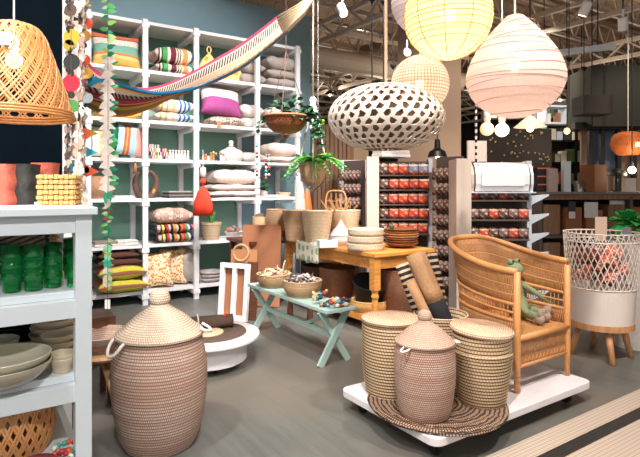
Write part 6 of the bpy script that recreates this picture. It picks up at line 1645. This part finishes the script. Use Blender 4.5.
rand_garland('sequin_garland', 'garland of tiny brown and silver sequin scraps behind the others', 67.5, 2.98, -15, 176, 3.4, ['disc'], [(80, 64, 58), (140, 120, 110), (50, 40, 38), (190, 170, 150)], [.014, .018], 5)
rand_garland('stone_garland', 'garland of speckled grey paper stones between the disc and cream garlands', 74, 3.02, -15, 204, 4.8, ['disc', 'petal'], stone+[(120, 100, 92), (60, 150, 170)], [.02, .026], 6)

# red tassel hanging at the shelf upright
p = P(203, 166, 6.3); t = thing('red_tassel', 'large orange-red yarn tassel hanging on the shelf upright', 'tassel', p, 0)
mb = MB(); rr = random.Random(2)
for i in range(40):
    a = 2*PI*i/40; r = .105; mb.tube([(.02*math.cos(a), .02*math.sin(a), -.26), (.055*math.cos(a), .055*math.sin(a), -.32), (r*math.cos(a), r*.5*math.sin(a), -.46), (r*1.05*math.cos(a), r*.5*math.sin(a), -.60)], .012, 5)
mb.build('fringe', M['red'], t, smooth=True); MB().lathe([(.001, -.58), (.09, -.58), (.09, -.44), (.05, -.31), (.01, -.24)], 20, sy=.5).build('core', M['red'], t, smooth=True)
MB().ball((0, 0, -.185), .04, 14, 10).build('red_bead', M['red'], t, smooth=True); MB().lathe([(.001, -.14), (.035, -.13), (.04, -.06), (.03, -.02), (.001, -.01)], 16).build('pale_bead', M['p_offwhite'], t, smooth=True)
MB().tube([(0, 0, .2), (0, 0, -.26)], .004, 5).build('string', M['card_white'], t); 
# bead strings near the fourth upright
for k, (px, y0, y1) in enumerate(((257, 140, 178), (266, 158, 180), (269, 158, 176))):
    p = P(px, y0, 6.5); L_ = (y1-y0)/F*6.5; t = thing('bead_strand', 'strand of white, red and blue beads hanging by the right-hand uprights', 'beads', p, 0, 'bead strands hanging by the right-hand uprights')
    MB().tube([(0, 0, .05), (0, 0, -L_)], .003, 5).build('string', M['card_white'], t)
    for i in range(int(L_/.045)): MB().ball((0, 0, -.03-i*.045), .017, 8, 6).build('bead', [M['p_offwhite'], M['red'], bmats[1], M['black'], M['p_offwhite']][(i*2+k) % 5], t, smooth=True)

# ================================================================ HANGING PLANTS
def rod(p, q, r, mb): mb.tube([p, q], r, 5)
p = P(286, 132, 5.5); t = thing('hanging_bowl_plant', 'dark rattan bowl of trailing ivy hanging before the right bay', 'plant', p, 0)
M['ratdk'] = mplain('dark_rattan', (150, 88, 54), .6, .35, 30, .3)
pr = sp2([(.04, -.02), (.12, .0), (.19, .06), (.235, .16)], 6)
lattice(pr, 36, .14, .022, .005, steps=12).build('bowl_weave', M['ratdk'], t); MB().lathe([(r-.012, z) for r, z in pr], 36).build('bowl_liner', M['twig'], t, smooth=True)
mb = MB(); mb.tube([(.245*math.cos(a), .245*math.sin(a), .16) for a in [2*PI*i/40 for i in range(40)]], .012, 7, closed=True); mb.build('rim', M['ratdk'], t, smooth=True)
MB().ball((0, 0, -.04), .03, 12, 8).build('finial', M['ratdk'], t, smooth=True)
mb = MB()
for a in (.4, 2.5, 4.6): rod((.24*math.cos(a), .24*math.sin(a), .16), (0, 0, .85), .004, mb)
rod((0, 0, .85), (0, 0, CZ-p.z), .004, mb); mb.build('hanger', M['twig'], t)
leaves(110, .22, (0, 0, .17), .075, .06, M['leafdk'], t, 'ivy_leaves', .4, 4)
def trail(par, pts, n, m, L, w_, nm, seed):
    rnd = random.Random(seed); path = smoothp(pts, 8); mb = MB()
    for i in range(n):
        q = path[int(i/n*(len(path)-1))]; a = rnd.random()*6.28; d = Vector((math.cos(a), math.sin(a), rnd.uniform(-.6, .2))); sd = d.cross(Vector((0, 0, 1))).normalized()
        mb.grid(lambda u, v: Vector(q)+d*L*v+sd*((u-.5)*w_*math.sin(PI*min(1, .1+.9*v))**.7)-Vector((0, 0, .3*L*v*v)), 2, 3)
    mb.tube(path, .004, 5); return mb.build(nm, m, par, smooth=True)
trail(t, [(.20, -.05, .18), (.30, -.05, .20), (.36, -.05, .02), (.37, -.05, -.16)], 60, M['leafdk'], .075, .06, 'ivy_trail', 1)
trail(t, [(.18, -.08, .20), (.27, -.10, .26), (.31, -.10, .10), (.32, -.10, -.05)], 45, M['leafdk'], .075, .06, 'ivy_trail', 2)
trail(t, [(-.2, -.05, .18), (-.27, -.05, .10), (-.29, -.05, -.04)], 16, M['leafdk'], .05, .045, 'ivy_trail', 3)
p = P(313, 186, 5.6); t = thing('hanging_fern', 'bright green fern in a tan macrame-hung basket above the tall baskets', 'plant', p, 0)
pr = coil(sp2([(.05, -.0), (.10, .05), (.14, .16), (.14, .26)], 5), .013, .004); MB().lathe([(.001, 0)]+pr, 36, rows=True).build('basket', M['bask_mid'], t, smooth=True)
mb = MB()
for a in (0, 1.57, 3.14, 4.71):
    for o_ in (-.01, .01): mb.tube([(0, 0, -.06), (.11*math.cos(a), .11*math.sin(a), .04), (.15*math.cos(a), .15*math.sin(a), .22), (o_, 0, .95)], .006, 6)
mb.tube([(0, 0, .95), (0, 0, CZ-p.z)], .010, 6); mb.tube([(.03*math.cos(a), 0, .92+.04*math.sin(a)) for a in [2*PI*i/14 for i in range(14)]], .007, 6, closed=True)
mb.build('macrame', M['rope'], t, smooth=True)
def fronds(n, m, par, nm, L, seed, c=(0, 0, .26), dr=.6):
    rnd = random.Random(seed); mb = MB(); c = Vector(c)
    for i in range(n):
        a = 2*PI*i/n+rnd.uniform(-.3, .3); l_ = L*rnd.uniform(.7, 1.15); e = rnd.uniform(.3, .9); d = Vector((math.cos(a), math.sin(a), 0)); sd = Vector((-d.y, d.x, 0))
        path = [c+d*l_*t_+Vector((0, 0, l_*(e*t_-dr*1.6*t_*t_))) for t_ in [k/12 for k in range(13)]]
        mb.tube(path, [.005-.0003*k for k in range(13)], 4)
        for k in range(2, 13):
            w_ = .085*math.sin(PI*min(1, (k+1)/13))**.7
            for s in (-1, 1):
                q = path[k]; b_ = q+sd*s*w_+d*.035-Vector((0, 0, .02)); mb.poly([q-d*.012, q+(b_-q)*.5-d*.014, b_, q+(b_-q)*.5+d*.014, q+d*.012])
    return mb.build(nm, m, par, smooth=False)
fronds(18, mplain('fern_green', (84, 158, 70), .5, .3, 8), t, 'fronds', .35, 5); fronds(9, M['leafbr'], t, 'bright_fronds', .24, 6, dr=.3); fronds(8, M['vivid'], t, 'tall_fronds', .16, 8, dr=-.1)
p = P(318, 124, 5.9); t = thing('hanging_sprig', 'small green sprig hanging beside the macrame cord', 'plant', p, 0)
leaves(16, .05, (0, 0, 0), .07, .045, M['leafbr'], t, 'leaves', .3, 7); MB().ball((-.06, 0, -.04), .035, 12, 8).build('white_pot', M['card_white'], t, smooth=True); MB().tube([(0, 0, 0), (0, 0, CZ-p.z)], .003, 5).build('string', M['card_white'], t)
